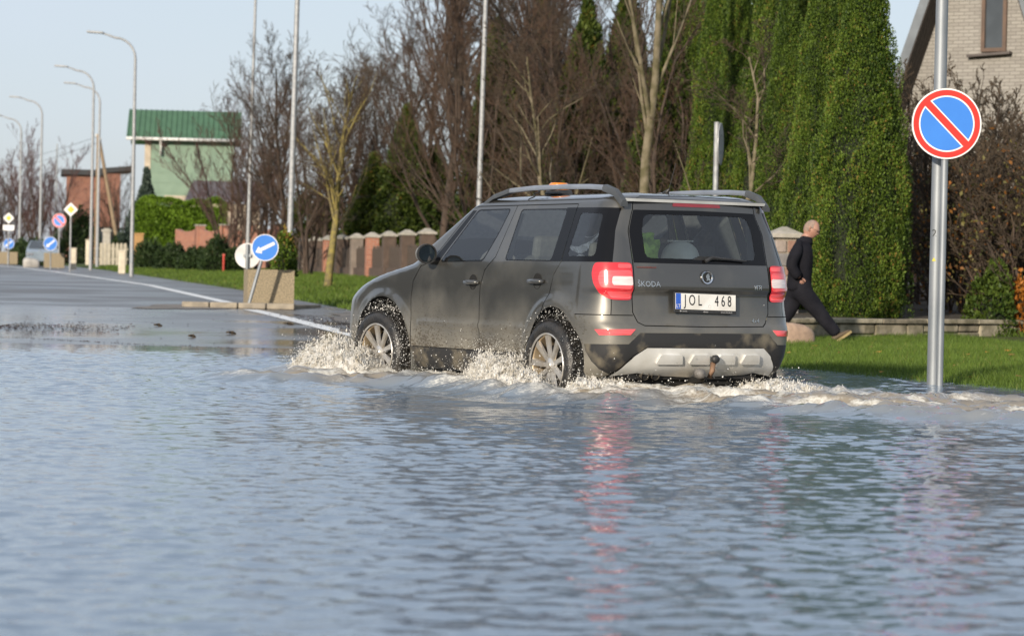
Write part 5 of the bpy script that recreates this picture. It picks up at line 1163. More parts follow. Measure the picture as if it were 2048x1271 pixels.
sz = at(1889, 248, YS).z - .12; rS = 70.5 / (FPX / YS)
MB().tube([(0, 0, -.2), (0, 0, sz + .18)], .029, 16).build('post', galv, ns, smooth='auto')
no_parking(ns, sz, rS, -45, -.036)
for dz in (-.12, .12): MB().box((0, -.012, sz + dz), (.10, .06, .03)).build('clamp', galv, ns, bevel=.004)
# bare sign seen edge-on from behind
YB = 37; Xb = ax(1427, YB); bs = empty('road_sign', (Xb, YB, ground_z(Xb, YB)), 0, 'grey back of a road sign seen edge-on behind the car roof', 'sign')
hb = at(1435, 244, YB).z - bs.location.z
MB().tube([(0, 0, -.1), (0, 0, hb)], .038, 12).build('post', galv_dull, bs, smooth='auto')
q = empty('plate_mount', (.045, .05, hb - .33)); q.parent = bs; q.rotation_euler = (0, 0, R(80))
sgp = disc('plate', 0, .30, -.004, SBK, bs, .010, 40); sgp.location = (.062, .02, hb - .31); sgp.rotation_euler = (0, 0, R(78)); bpy.data.objects.remove(q)
for dz in (-.12, .12): MB().box((.03, 0, hb - .31 + dz), (.08, .05, .03)).build('clamp', galv, bs)
# planters with arrow signs
AGG = mat('exposed_aggregate', (.33, .27, .18), .9, col2=(.20, .165, .11), scale=42, bump=.7, bscale=60, fac=(.42, .58))
def planter(px, Y, w_, d_, h_, rz, label):
    X = ax(px, Y); t = empty('concrete_planter', (X, Y, float(road_z(Y)) + .05), rz, label, 'planter'); b = MB()
    for c, dd in (((0, -d_ / 2 + .05, h_ / 2), (w_, .10, h_)), ((0, d_ / 2 - .05, h_ / 2), (w_, .10, h_)), ((-w_ / 2 + .05, 0, h_ / 2), (.10, d_ - .2, h_)), ((w_ / 2 - .05, 0, h_ / 2), (.10, d_ - .2, h_))): b.box(c, dd)
    b.build('trough', AGG, t); MB().box((0, 0, h_ - .09), (w_ - .2, d_ - .2, .04)).build('soil', SOIL, t); return t
def arrow_sign(px, Y, cx, cy, r, lean, label, base_py=None, ang=-27):
    X = ax(px, Y); z0 = float(road_z(Y)); t = empty('arrow_sign', (X, Y, z0), R(6), label, 'sign', 'blue arrow signs on the planters')
    c = at(cx, cy, Y); dx, dz = c.x - X, c.z - z0; k = (dz + r * .6) / dz
    MB().tube([(-dx * .1, 0, -dz * .1), (dx * k, 0, dz * k)], .030, 12).build('post', galv, t, smooth='auto')
    p = disc('plate', 0, r, -.050, SBL, t, .004, 48); p.location = (dx, 0, dz); disc('white_rim', r * .94, r, -.052, SW, p, .002, 48); disc('plate_back', 0, r * .99, -.046, SBK, p, .003, 40)
    A = MB(); a = [(-.80, 0), (-.38, .30), (-.38, .12), (.78, .12), (.78, -.12), (-.38, -.12), (-.38, -.30)]; ca, sa = math.cos(R(-ang)), math.sin(R(-ang))
    A.prism([(r * (x_ * ca - z_ * sa), r * (x_ * sa + z_ * ca)) for x_, z_ in a], -.0535, -.0522, 'y').build('arrow', SW, p); return t
isl = empty('traffic_island', (ax(497, 44.3), 44.3, float(road_z(44.3))), R(-12), 'low concrete kerb island carrying the nearest planter', 'kerb')
CONC = mat('worn_concrete', (.30, .26, .20), .85, col2=(.20, .175, .14), scale=6, bump=.3)
MB().box((0, .5, .02), (1.75, 1.9, .08)).build('slab', CONC, isl)
for k in range(4): MB().box((-.74 + k * .50, -.53, .045), (.48, .14, .10)).build('kerbstone', CONC, isl, bevel=.02)
planter(538, 45.3, .80, 1.0, .60, R(10), 'nearest concrete planter of exposed aggregate beside the tilted arrow sign')
arrow_sign(497, 44.2, 530, 495, .228, 0, 'nearest blue arrow sign on a tilted post before its planter')
wb = empty('round_sign', (ax(494, 45.9), 45.9, float(road_z(45.9)) + .1), 0, 'white back of a round sign behind the nearest planter', 'sign')
hz = at(492, 511, 45.9).z - wb.location.z; MB().tube([(0, 0, -.1), (.0, 0, hz + .2)], .03, 12).build('post', galv, wb, smooth='auto'); dd_ = disc('plate', 0, .222, .036, mat('sign_back_white', (.62, .62, .61), .5, scale=4), wb, .004, 40, hz); MB().box((0, .01, hz), (.14, .04, .05)).build('clamp', galv, wb)
mound('planter_shrub', 568, 45.5, .22, .25, .80, THUJA, 1500, .07, 'small green thuja growing in the nearest planter', 'shrub', 71, base=float(road_z(45.5)) + .55)
planter(108, 110, .85, 1.0, .62, R(10), 'second concrete planter down the road with a blue sign in front'); arrow_sign(101, 108.5, 101, 487, .29, 0, 'blue arrow sign before the second planter', ang=-40)
planter(15, 132, 1.0, 1.0, .62, R(10), 'farthest concrete planter at the left edge'); arrow_sign(17, 130, 18, 487, .27, 0, 'blue arrow sign before the farthest planter', ang=-40)
def priority(px, Y, cy, r, label, plate=False):
    X = ax(px, Y); t = empty('priority_sign', (X, Y, ground_z(X, Y)), 0, label, 'sign', 'yellow priority road signs'); zc_ = at(px, cy, Y).z - t.location.z
    MB().tube([(0, 0, -.1), (0, 0, zc_ + r * .7)], .035, 10).build('post', galv_dull, t, smooth='auto')
    MB().prism([(-r, zc_), (0, zc_ - r), (r, zc_), (0, zc_ + r)], -.045, -.041, 'y').build('plate', SW, t); k = r * .56
    MB().prism([(-k, zc_), (0, zc_ - k), (k, zc_), (0, zc_ + k)], -.048, -.0455, 'y').build('yellow_diamond', SYL, t)
    if plate: MB().box((0, -.045, zc_ - r - .20), (r * 2.0, .004, .26)).build('lower_plate', SW, t)
    return t
priority(140, 100, 419, .27, 'yellow diamond priority sign on a post behind the second planter'); priority(16, 128, 436, .27, 'yellow diamond priority sign with a white plate at the left edge', True)
nf = empty('no_parking_sign', (ax(117, 112), 112, ground_z(ax(117, 112), 112)), 0, 'small distant no-parking sign above the second planter', 'sign'); hz = at(119, 441, 112).z - nf.location.z
MB().tube([(0, 0, -.1), (0, 0, hz + .2)], .035, 10).build('post', galv_dull, nf, smooth='auto'); no_parking(nf, hz, .30, -45, -.042)
# white posts and picket fence on the left verge
IV = mat('ivory_paint', (.62, .56, .44), .6, col2=(.5, .44, .34), scale=6)
for px, Y, cy, h, w_, lb in ((244, 96, 515, .80, .26, 'ivory capped service post beside the picket fence'), (147, 112, 508, .85, .24, 'ivory service post behind the second planter'), (177, 128, 500, 1.2, .30, 'pale service cabinet beside the curved lamps')):
    X = ax(px, Y); t = empty('service_post', (X, Y, ground_z(X, Y)), R(8), lb, 'post', 'ivory service posts'); MB().box((0, 0, h / 2), (w_, .22, h)).build('body', IV, t, bevel=.03); MB().box((0, 0, h + .03), (w_ * 1.08, .25, .06)).build('cap', IV, t, bevel=.02); MB().box((0, -.115, h * .62), (w_ * .6, .012, h * .35)).build('door', IV, t)
X = ax(447, 95); t = empty('marker_post', (X, 95, ground_z(X, 95)), 0, 'thin red marker post between the junipers', 'post'); MB().tube([(0, 0, -.1), (0, 0, .62)], .04, 8).build('stake', mat('red_paint', (.50, .06, .04), .5), t); MB().box((0, 0, .64), (.09, .06, .05)).build('cap', MATS['red_paint'], t)
X = ax(222, 128); pk = empty('picket_fence', (X, 128, ground_z(X, 128)), R(-10), 'pale round-topped picket fence by the service posts', 'fence')
for k in range(8):
    xx = -.72 + k * .205; MB().prism([(xx - .075, 0), (xx + .075, 0), (xx + .075, 1.0), (xx + .05, 1.08), (xx, 1.11), (xx - .05, 1.08), (xx - .075, 1.0)], -.02, .02, 'y').build('picket', mat('weathered_picket', (.40, .36, .28), .8, scale=4), pk)
for z in (.3, .8): MB().box((0, .04, z), (1.7, .04, .09)).build('rail', MATS['weathered_picket'], pk)
X = ax(213, 134); t = empty('gate_pier', (X, 134, ground_z(X, 134)), 0, 'pale capped gate pier behind the picket fence', 'pier'); MB().box((0, 0, .85), (.38, .38, 1.7)).build('shaft', CAPM, t); MB().box((0, 0, 1.75), (.52, .52, .10)).build('cap', CAPM, t); MB().box((0, 0, 1.83), (.3, .3, .08)).build('finial', CAPM, t)
X = ax(277, 124); t = empty('timber_gatepost', (X, 124, ground_z(X, 124)), 0, 'orange-brown timber gatepost left of the junipers', 'post'); MB().box((0, 0, .75), (.44, .3, 1.5)).build('post', mat('orange_timber', (.38, .21, .07), .7, scale=5, stretch=(4, 4, .5)), t); MB().box((0, 0, 1.53), (.52, .38, .08)).build('cap', MATS['orange_timber'], t)
X = ax(192, 160); t = empty('utility_pole', (X, 160, ground_z(X, 160)), 0, 'wooden utility pole with a slanting strut beyond the curved lamps', 'utility pole'); hz = at(192, 268, 160).z - t.location.z
UW = mat('pole_timber', (.26, .19, .12), .8, scale=5); MB().tube([(0, 0, 0), (0, 0, hz)], [.14, .10], 10).build('pole', UW, t, smooth='auto'); MB().tube([(1.55, 0, 0), (.06, 0, hz - .35)], [.13, .10], 10).build('strut', UW, t, smooth='auto')
for k in (-1, 1): MB().lathe([(.03, 0), (.06, .03), (.06, .10), (.03, .14)], 10, c=(k * .14, 0, hz - .25 - .1 * k)).build('insulator', WHITEP, t)
for k, (z, sag) in enumerate(((hz - .15, 1.2), (hz - .55, 1.3))):
    MB().tube([(-30 * q / 8 * 1.0, 60 * q / 8, z + sag * ((q / 8 - .5) ** 2 * 4 - 1)) for q in range(9)], .012, 4).build('wire', black_pl, t)
# parked pale car far away, half hidden by the planter
fc = empty('parked_car', (ax(84, 121), 121, float(road_z(121))), R(-80) + 0, 'pale parked car half hidden behind the second planter, sun glinting on it', 'car')
PC = mat('pale_car_paint', (.24, .29, .33), .25, .2, coat=1, scale=2)
V = []; F = []; prof = [(-2.0, .35, .80), (-2.05, .70, .84), (-1.95, .92, .82), (-1.3, 1.0, .80), (-.75, 1.42, .62), (.6, 1.45, .62), (1.5, .98, .80), (2.05, .85, .82), (2.1, .45, .82)]
sec = [(-1, 0), (-1, .0)]
for x_, z_, y_ in prof:
    V += [(x_, -y_, .32), (x_, -max(y_, .80), min(z_, .95)), (x_, -y_, z_), (x_, y_, z_), (x_, max(y_, .80), min(z_, .95)), (x_, y_, .32)]
for i in range(len(prof) - 1):
    for k in range(5): F.append((i * 6 + k, i * 6 + k + 1, i * 6 + 7 + k, i * 6 + 6 + k))
F += [(0, 1, 2, 3, 4, 5), tuple((len(prof) - 1) * 6 + k for k in range(6))]
MB().add(V, F).build('body', PC, fc, bevel=.02)
for x_ in (-1.3, 1.3):
    for y_ in (-.74, .74): wq = MB().lathe([(0, .1), (.20, .1), (.24, .09), (.31, .08), (.31, -.08), (0, -.09)], 18, 'y').build('wheel', TYRE, fc); wq.location = (x_, y_, .31)
MB().add([(-1.26, -.70, 1.03), (-1.26, .70, 1.03), (-.80, .58, 1.39), (-.80, -.58, 1.39)], [(0, 1, 2, 3)]).build('rear_window', PANE, fc); MB().add([(1.46, -.70, 1.02), (1.46, .70, 1.02), (.68, .58, 1.43), (.68, -.58, 1.43)], [(0, 1, 2, 3)]).build('windscreen', PANE, fc)
for y_ in (-.82, .82): MB().add([(-.95, y_ * .99, 1.0), (1.2, y_ * .99, 1.0), (.5, y_ * .80, 1.38), (-.70, y_ * .80, 1.38)], [(0, 1, 2, 3)]).build('side_window', PANE, fc)
for y_ in (-.62, .62): MB().box((2.09, y_, .70), (.06, .30, .14)).build('headlight', CHROME, fc, bevel=.02)

fc.scale = (.88, .88, .84)
# ================================================================ GRASS, LITTER
BLADE = leaf_mat('grass_blades', (.055, .090, .012), (.145, .225, .035), c3=(.24, .20, .06), trans=.3)
def grass_patch(name, n, seed, sampler, hmin, hmax, wid):
    rs = np.random.RandomState(seed); X, Y = sampler(rs, n); Z = verge_z(X, Y)
    ok = (X > edge_x(Y) + .02); X, Y, Z = X[ok], Y[ok], Z[ok]; n = len(X)
    h = rs.uniform(hmin, hmax, n) * (.7 + .6 * fbm(X * 1.2, Y * 1.2, 4)); a = rs.rand(n) * 6.28; lean = rs.randn(n, 2) * h[:, None] * .45
    w_ = np.stack([np.cos(a), np.sin(a)], 1) * wid
    B = np.stack([X, Y], 1); V = np.zeros((n, 3, 3)); V[:, 0, :2] = B - w_; V[:, 1, :2] = B + w_; V[:, 2, :2] = B + lean; V[:, 0, 2] = Z - .01; V[:, 1, 2] = Z - .01; V[:, 2, 2] = Z + h
    t = np.clip(.15 + .6 * fbm(X * .9, Y * .9, 9) + .2 * rs.randn(n), 0, 1); me = mesh(name, V.reshape(-1, 3), np.arange(3 * n).reshape(n, 3), BLADE, False); set_tint(me, np.repeat(t, 3))
    return tag(obj(name, me), 'short green lawn grass beside the flooded road' if seed == 1 else 'grass of the far verge beside the road', 'grass', kind='stuff')
def s1(rs, n):
    Y = 19 + rs.rand(n) ** 1.1 * 17; X = edge_x(Y) + rs.rand(n) ** 1.05 * 6.5; return X, Y
def s2(rs, n):
    Y = 36 + rs.rand(n) ** 1.3 * 80; X = edge_x(Y) + rs.rand(n) * 8; return X, Y
grass_patch('lawn_grass', 190000, 1, s1, .03, .085, .0042); grass_patch('verge_grass', 90000, 2, s2, .05, .12, .013)
def flakes(name, pts, size, m, seed, label, cat, lift=.012):
    rs = np.random.RandomState(seed); P = np.array(pts); V, F, tv = leaves(P, np.tile([[0, 0, .3]], (len(P), 1)), size, seed, .7, jitter=.9); V[:, 2] = np.repeat(P[:, 2], 4) + (V[:, 2] - np.repeat(P[:, 2], 4)) * .22 + lift; me = mesh(name, V, F, m, False); set_tint(me, tv); return tag(obj(name, me), label, cat, kind='stuff')
rs = np.random.RandomState(8); Y = rs.uniform(21, 36, 70); X = edge_x(Y) + rs.rand(70) * 5; flakes('fallen_leaves', np.stack([X, Y, verge_z(X, Y) + .03], 1), .10, leaf_mat('fallen_leaf', (.30, .14, .03), (.45, .25, .06)), 9, 'fallen yellow-brown leaves scattered on the lawn', 'leaves')
DEB = leaf_mat('wet_debris', (.012, .010, .010), (.06, .032, .025), trans=0)
pts = []
for k in range(700):      # washed-up litter beside the edge line
    t_ = rs.rand(); y = 31.5 + t_ * 9; x = np.interp(y, [32.3, 40.8], [-2.0, -3.8]) + .35 + rs.randn() * .16; pts.append((x, y, float(road_z(y))))
for k in range(900):      # drift of litter at the water's edge on the left
    x = -6.4 + rs.rand() ** 1.5 * 1.6; y = 32.2 + rs.randn() * .9; pts.append((x, y, float(road_z(y))))
for k in range(140): y = rs.uniform(27.5, 42); x = rs.uniform(-7, -1.5); pts.append((x, y, float(road_z(y))))
flakes('washed_up_litter', pts, .042, DEB, 10, 'dark wet twigs and leaves washed up on the asphalt', 'debris')
pts = []
for k in range(420):  # dark flakes added to draw the dark line where water meets road
    t_ = rs.rand(); x = -6.3 + t_ * 4.6; y = 29.2 - t_ * 2.5 + .12 * math.sin(t_ * 9) + rs.randn() * .025; pts.append((x, y, max(float(road_z(y)), WATER_Z)))
flakes('tide_line', pts, .032, DEB, 12, 'thin line of added dark flakes drawing the edge of the flood', 'debris', .008)
for x, y, s, lb in ((-3.4, 31.5, .06, 'dark mud clod in the middle of the wet lane'), (-3.05, 35.5, .07, 'largest dark mud clod, nearest the kerb island'), (-2.1, 28.2, .05, 'dark mud clod close to the front wheel splash'), (-4.6, 33.8, .055, 'dark mud clod right of the drift of litter'), (-3.7, 30.1, .045, 'small dark mud clod just above the tide line')):
    b = MB()
    for k in range(6): a = k * 1.05; b.box((s * .5 * math.cos(a), s * .5 * math.sin(a), .012 + .004 * k), (s, s * .4, .02), Matrix.Rotation(a, 3, 'Z'))
    tag(b.build('mud_clod', SOIL, None, (x, y, float(road_z(y)))), lb, 'clod', 'mud clods on the wet road')
# ================================================================ THE WALKING MAN
YM = 32.4; sM = FPX / YM; XM = ax(1610, YM); zg = ground_z(XM, YM)
man = empty('person', (XM, YM, zg), 0, 'man in black jacket and dark trousers walking right, looking down, hands in pockets', 'person')
def mp_(px, py, dy=0.):
    p = at(px, py, YM); return Vector((p.x - XM, dy, p.z - zg))
def skin(name, chains, m, par, sub=2, root=0):
    """chains: lists of (point, radius or (rx, ry)); points that coincide are shared"""
    V = []; E = []; Rr = []; key = {}
    for ch in chains:
        prev = None
        for p, r in ch:
            k = (round(p.x, 4), round(p.y, 4), round(p.z, 4))
            if k not in key: key[k] = len(V); V.append(p); Rr.append(r if hasattr(r, '__len__') else (r, r))
            i = key[k]
            if prev is not None and prev != i: E.append((prev, i))
            prev = i
    me = bpy.data.meshes.new(name); me.from_pydata(V, E, []); me.materials.append(m); o = obj(name, me, par)
    md = o.modifiers.new('skin', 'SKIN'); md.use_smooth_shade = True
    for i, r in enumerate(Rr): me.skin_vertices[0].data[i].radius = r
    me.skin_vertices[0].data[root].use_root = True
    sb = o.modifiers.new('sub', 'SUBSURF'); sb.levels = sub; sb.render_levels = sub
    dg = bpy.context.evaluated_depsgraph_get(); em = bpy.data.meshes.new_from_object(o.evaluated_get(dg)); o.modifiers.clear(); old = o.data; o.data = em; em.name = name
    if not em.materials: em.materials.append(m)
    return o
SKIN_M = mat('skin', (.40, .225, .165), .55, col2=(.33, .17, .125), scale=12); JACK = mat('black_jacket', (.008, .008, .011), .8, col2=(.013, .013, .018), scale=7, bump=.5, bscale=9, spec=.12); TROU = mat('dark_trousers', (.010, .010, .014), .85, col2=(.016, .016, .021), scale=6, bump=.5, bscale=8, spec=.12); SHOE = mat('tan_shoe', (.10, .07, .04), .7, scale=9); SOLE = mat('pale_sole', (.34, .26, .12), .8, scale=8)
hip = mp_(1599, 575); chest = mp_(1604, 512); waist = mp_(1600, 545); neckb = mp_(1612, 482); head = mp_(1622, 456)
kF = mp_(1634, 620, -.05); aF = mp_(1668, 663, -.06); kB = mp_(1578, 622, .10); aB = mp_(1553, 662, .12)
shN = mp_(1594, 492, -.19); shF = mp_(1606, 492, .19); elN = mp_(1576, 532, -.27); elF = mp_(1594, 535, .27); haN = mp_(1596, 556, -.20); haF = mp_(1612, 556, .20)
hN = mp_(1602, 585, -.08); hF = mp_(1594, 585, .09)
body = skin('body', [[(hip, (.15, .12)), (waist, (.13, .12)), (chest, (.15, .13)), (neckb, .065), (mp_(1617, 470), .058)],
                     [(hip, (.15, .12)), (hN, .09), (kF, .058), (aF, .042)], [(hip, (.15, .12)), (hF, .09), (kB, .058), (aB, .042)],
                     [(chest, (.14, .12)), (shN, .045), (elN, .040), (haN, .034)], [(chest, (.14, .12)), (shF, .045), (elF, .045), (haF, .034)]], SKIN_M, man)
coll = mp_(1611, 486)
jk = skin('jacket', [[(mp_(1597, 588), (.20, .17)), (mp_(1598, 566), (.205, .17)), (waist, (.195, .16)), (chest, (.205, .175)), (mp_(1609, 490), (.135, .13)), (mp_(1614, 477), .082), (mp_(1615, 472), .074)],
                     [(chest, (.205, .175)), (shN, .098), (mp_(1583, 514, -.25), .080), (elN, .082), (mp_(1588, 548, -.24), .070), (mp_(1594, 555, -.23), .062)], [(chest, (.205, .175)), (shF, .098), (elF, .075), (mp_(1604, 548, .23), .060)]], JACK, man)
tr = skin('trousers', [[(mp_(1599, 545), (.15, .14)), (mp_(1598, 570), (.175, .16)), (hN, .135), (mp_(1620, 602, -.06), .120), (kF, .105), (mp_(1652, 643, -.055), .088), (mp_(1668, 662, -.06), .080), (mp_(1674, 669, -.06), .07)], [(mp_(1598, 570), (.175, .16)), (hF, .135), (kB, .108), (aB, .080)]], TROU, man)
# head: an egg with brow, nose, chin and ears, tipped forward
V = []; F = []; nr, nc = 22, 28; Hh = .232
for i in range(nr + 1):
    t = math.pi * i / nr; z = math.cos(t)
    for k in range(nc):
        a = 2 * math.pi * k / nc; fwd = math.cos(a); sd = math.sin(a); s = math.sin(t)
        wx = .098 * (1 + .06 * z) if fwd < 0 else .094; wy = .076 * (1 + .08 * z - .14 * max(0, -z))
        x = wx * s * fwd; y = wy * s * sd; zz_ = Hh / 2 * z
        if fwd > 0:
            fr = fwd ** 3
            x += .030 * fr * math.exp(-((z + .12) / .13) ** 2) * max(0, 1 - abs(sd) * 2.6)          # nose
            x += .010 * fr * math.exp(-((z - .22) / .12) ** 2)                                     # brow
            x -= .008 * math.exp(-((z - .06) / .09) ** 2) * math.exp(-((abs(sd) - .38) / .15) ** 2)  # eye sockets
            x += .012 * fr * math.exp(-((z + .72) / .18) ** 2)                                     # chin
            x += .006 * fr * math.exp(-((z + .42) / .07) ** 2)                                     # lips
        V.append((x, y, zz_))
for i in range(nr):
    for k in range(nc): F.append((i * nc + k, i * nc + (k + 1) % nc, (i + 1) * nc + (k + 1) % nc, (i + 1) * nc + k))
hd = MB().add(V, F).build('head', SKIN_M, man, smooth=True); hd.location = mp_(1623, 458); hd.rotation_euler = (0, R(26), R(-14))
MB().tube([(.01, 0, -.06), (-.02, 0, -.15)], [.058, .062], 12).build('neck', SKIN_M, hd, smooth=True)
for s in (-1, 1):
    MB().tube([(-.006, s * .074, .022), (-.014, s * .082, .008), (-.010, s * .080, -.020), (.0, s * .074, -.030)], [.010, .015, .013, .008], 8).build('ear', SKIN_M, hd, smooth=True)
    MB().lathe([(0, .006), (.010, .004), (.012, 0)], 10, 'x', c=(.083, s * .029, .007)).build('eye', mat('eye_dark', (.05, .035, .03), .2), hd)
# close-cropped grey hair round the back and sides
V2 = []; F2 = []
for i in range(3, 15):
    t = math.pi * i / nr
    for k in range(nc):
        p = Vector(V[i * nc + k]); V2.append(p * 1.018)
for i in range(11):
    for k in range(nc):
        a = 2 * math.pi * (k + .5) / nc
        if math.cos(a) < .15 - .07 * max(0, i - 6): F2.append((i * nc + k, i * nc + (k + 1) % nc, (i + 1) * nc + (k + 1) % nc, (i + 1) * nc + k))
MB().add(V2, F2).build('hair', mat('cropped_grey_hair', (.20, .155, .13), .9, col2=(.28, .19, .15), scale=30), hd, smooth=True)
gl = MB()
for s in (-1, 1):
    gl.tube([Vector((.098, s * .034 + .022 * math.cos(a), .010 + .015 * math.sin(a))) for a in np.linspace(0, 2 * math.pi, 13)], .0022, 5); gl.tube([(.096, s * .056, .014), (.0, s * .079, .018)], .0022, 5)
gl.tube([(.099, -.012, .012), (.099, .012, .012)], .002, 5); gl.build('glasses', mat('dark_glasses', (.02, .02, .02), .3), hd)
# near hand: wrist slipping into the pocket, thumb and fingers
hnd = skin('hand', [[(haN, (.036, .020)), (haN + Vector((.03, .02, -.035)), (.034, .018)), (haN + Vector((.05, .04, -.085)), .010), (haN + Vector((.055, .05, -.12)), .008)],
                    [(haN + Vector((.03, .02, -.035)), (.034, .018)), (haN + Vector((.07, .04, -.075)), .010), (haN + Vector((.078, .05, -.11)), .008)],
                    [(haN + Vector((.03, .02, -.035)), (.034, .018)), (haN + Vector((.025, .04, -.09)), .010), (haN + Vector((.025, .05, -.125)), .008)],
                    [(haN + Vector((.03, .02, -.035)), (.034, .018)), (haN + Vector((.0, .04, -.085)), .009), (haN + Vector((-.003, .05, -.115)), .007)],
                    [(haN, (.036, .020)), (haN + Vector((.052, -.005, -.015)), .012), (haN + Vector((.075, .0, -.045)), .010)]], SKIN_M, man, 1)
def shoe(ankle, heel, toe, dy):
    d = (toe - heel); n = Vector((-d.z, 0, d.x)).normalized(); L = d.length; d.normalize(); V = []; F = []
    for f, w_, h_ in ((0, .034, .075), (.12, .038, .085), (.35, .040, .080), (.6, .048, .058), (.85, .044, .042), (1.0, .020, .025)):
        for k in range(8):
            a = 2 * math.pi * k / 8; V.append(heel + d * (f * L) + Vector((0, dy + w_ * math.cos(a), 0)) + n * (h_ * .5 + h_ * .5 * math.sin(a)))
    for i in range(5):
        for k in range(8): F.append((i * 8 + k, i * 8 + (k + 1) % 8, (i + 1) * 8 + (k + 1) % 8, (i + 1) * 8 + k))
    F += [tuple(range(8)), tuple(40 + k for k in range(8))]
    o = MB().add(V, F).build('shoe', SHOE, man, smooth=True)
    b = MB(); V = []; F = []
    for f, w_ in ((-.02, .034), (.3, .042), (.62, .052), (.88, .046), (1.03, .018)):
        for s in (-1, 1):
            for hh_ in (-.018, .012): V.append(heel + d * (f * L) + Vector((0, dy + s * w_, 0)) + n * hh_)
    for i in range(4):
        q = i * 4
        F += [(q, q + 4, q + 6, q + 2), (q + 1, q + 3, q + 7, q + 5), (q, q + 1, q + 5, q + 4), (q + 2, q + 6, q + 7, q + 3)]
    F += [(0, 2, 3, 1), (16, 17, 19, 18)]; b.add(V, F).build('sole', SOLE, o); return o
shoe(aF, mp_(1668, 684), mp_(1700, 662), -.06); shoe(aB, mp_(1546, 676), mp_(1572, 690), .12)
# ================================================================ SPLASH
def splash_mat():
    m = bpy.data.materials.new('foaming_water'); m.use_nodes = True; n = m.node_tree; b = n.nodes['Principled BSDF']; L = n.links.new
    t = n.nodes.new('ShaderNodeTexCoord'); z = n.nodes.new('ShaderNodeTexNoise'); z.inputs['Scale'].default_value = 16; z.inputs['Detail'].default_value = 5; L(t.outputs['Object'], z.inputs['Vector'])
    r = n.nodes.new('ShaderNodeValToRGB'); r.color_ramp.elements[0].color = (.62, .58, .50, 1); r.color_ramp.elements[1].color = (.90, .89, .86, 1); r.color_ramp.elements[0].position = .36; r.color_ramp.elements[1].position = .58
    L(z.outputs['Fac'], r.inputs['Fac']); L(r.outputs['Color'], b.inputs['Base Color']); b.inputs['Roughness'].default_value = .4; b.inputs['IOR'].default_value = 1.333
    tr = n.nodes.new('ShaderNodeBsdfTranslucent'); L(r.outputs['Color'], tr.inputs['Color']); ms = n.nodes.new('ShaderNodeMixShader'); ms.inputs[0].default_value = .45; L(b.outputs[0], ms.inputs[1]); L(tr.outputs[0], ms.inputs[2]); L(ms.outputs[0], n.nodes['Material Output'].inputs['Surface']); return m
FOAM = splash_mat()
DROP = mat('water_drops', (.80, .80, .78), .12, spec=.8, scale=3)
_ico = bmesh.new(); bmesh.ops.create_icosphere(_ico, subdivisions=1, radius=1); IV_ = np.array([v.co[:] for v in _ico.verts]); IF_ = np.array([[v.index for v in f.verts] for f in _ico.faces]); _ico.free()
def drops(P, r, stretch=None):
    n = len(P); k = len(IV_); S3 = np.ones((n, 1, 3)) if stretch is None else stretch[:, None, :]
    V = (P[:, None, :] + IV_[None] * r[:, None, None] * S3).reshape(-1, 3); F = (IF_[None] + (np.arange(n) * k)[:, None, None]).reshape(-1, 3); return V, F
def car2w(P): X, Y = from_car(P[:, 0], P[:, 1]); return np.stack([X, Y, P[:, 2]], 1)
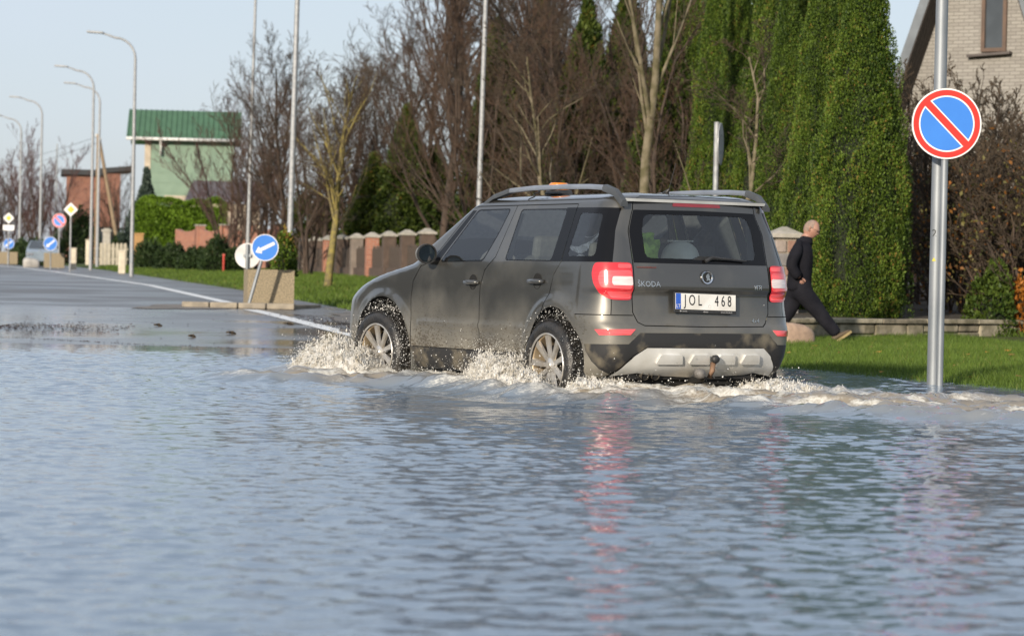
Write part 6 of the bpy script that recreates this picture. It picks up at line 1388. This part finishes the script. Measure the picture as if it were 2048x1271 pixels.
def splash(cx, cy, rx, ry, H, seed, nd, label, tilt=0.):
    """a churned heap of water: steep noisy sheet, ragged crests, flung drops (car coordinates)"""
    nd = int(nd * 2.5); st = .011; x = np.arange(-rx * 1.25, rx * 1.25, st); y = np.arange(-ry * 1.25, ry * 1.25, st); X, Y = np.meshgrid(x, y); d = np.hypot(X / rx, Y / ry)
    env = np.clip(1 - d ** 2, -.6, 1)
    n1 = fbm((X + cx) * 5 + .6 * fbm(X * 9, Y * 9, seed + 2, 2), (Y + cy) * 5, seed, 4, .6); rid = 1 - np.abs(2 * fbm((X + cx) * 11, (Y + cy) * 11, seed + 7, 4, .65) - 1)
    h = H * np.where(env > 0, env ** .8, env * .5) * (.12 + 1.15 * n1) + np.clip(env + .25, 0, 1) * (.10 * rid ** 3 + .075 * (vnoise(X * 48, Y * 48, seed + 9) ** 2 - .2)) * min(1, H / .2)
    Wx, Wy = from_car(X + cx, Y + cy)
    sx = .35 * (fbm(X * 14, Y * 14, seed + 12, 3) - .5) * np.clip(h, 0, 1); sy = .35 * (fbm(X * 14 + 5, Y * 14, seed + 13, 3) - .5) * np.clip(h, 0, 1)
    V = np.stack([Wx + sx, Wy + sy, WATER_Z - .015 + h], -1).reshape(-1, 3)
    Fq = grid_faces(*X.shape); keep = (d.ravel()[Fq].max(1) < 1.18); V1, F1 = V, Fq[keep]
    rs = np.random.RandomState(seed); i = rs.choice(np.nonzero(d.ravel() < .95)[0], nd); P = V[i].copy(); u = rs.exponential(.22, nd) * H * 1.0; P[:, 2] += u; P[:, :2] += rs.randn(nd, 2) * (.02 + u[:, None] * .5)
    r = .0010 + .0028 * rs.rand(nd) ** 3
    t = empty('water_splash', (0, 0, 0)); bpy.data.objects.remove(t)
    V2, F2 = drops(P, r, np.stack([1 + 0 * r, 1 + 0 * r, 1 + rs.rand(nd)], 1))
    ns_ = nd // 2; i = rs.choice(np.nonzero(d.ravel() < .9)[0], ns_); P3 = V[i].copy(); P3[:, 2] += rs.exponential(.10, ns_) * H; V3, F3 = drops(P3, .0012 + .0018 * rs.rand(ns_) ** 2, np.stack([1 + 2.0 * rs.rand(ns_), 1 + 2.0 * rs.rand(ns_), 2 + 5 * rs.rand(ns_)], 1)); F2 = np.vstack([F2, F3 + len(V2)]); V2 = np.vstack([V2, V3])
    F1t = np.concatenate([F1[:, [0, 1, 2]], F1[:, [0, 2, 3]]]); me = mesh('water_splash', np.vstack([V1, V2]), np.vstack([F1t, F2 + len(V1)]), FOAM); return tag(obj('water_splash', me), label, 'splash', kind='stuff')
splash(2.95, .98, .58, .40, .20, 5, 3600, 'foaming bow splash thrown up by the front wheel')
splash(2.62, 1.10, .34, .20, .17, 6, 900, 'low foam beside the front wheel')
splash(.42, 1.00, .42, .24, .205, 7, 3000, 'foaming splash in front of the rear wheel')
splash(.05, 1.06, .42, .20, .14, 8, 900, 'foam sliding past the rear wheel')
splash(-.55, .75, .30, .30, .10, 9, 700, 'churned water behind the rear wheel')
splash(-.85, -.55, .42, .38, .09, 10, 700, 'foam behind the far rear wheel')
splash(1.55, .95, .75, .16, .06, 11, 500, 'line of foam along the sill')
# drops thrown round inside the wheel arches and off the tyres
rs = np.random.RandomState(77); pts = []; rad_ = []
for cx, n in ((-.06, 1500), (2.52, 1700)):
    a = rs.uniform(-.35, math.pi + .15, n); q = rs.uniform(.33, .42, n); x = cx + q * np.cos(a); z = .33 + q * np.sin(a); y = rs.uniform(.62, .90, n)
    pts.append(np.stack([x, y, z], 1)); rad_.append(.0012 + .0036 * rs.rand(n) ** 3)
    n2 = 500; x = cx - rs.uniform(.18, .42, n2); pts.append(np.stack([x, rs.uniform(.66, .93, n2), rs.uniform(.13, .55, n2)], 1)); rad_.append(.0012 + .0036 * rs.rand(n2) ** 3)
n = 500; pts.append(np.stack([rs.uniform(-.95, -.5, n), rs.uniform(-.85, .85, n), .13 + rs.exponential(.06, n)], 1)); rad_.append(.0018 + .005 * rs.rand(n) ** 3)
n = 600; pts.append(np.stack([rs.uniform(.2, 2.3, n), rs.uniform(.82, 1.0, n), .13 + rs.exponential(.07, n)], 1)); rad_.append(.0016 + .004 * rs.rand(n) ** 3)
V, F = drops(car2w(np.vstack(pts)), np.concatenate(rad_)); tag(obj('water_drops', mesh('water_drops', V, F, DROP)), 'spray of water drops round the wheels and sills', 'spray', kind='stuff')
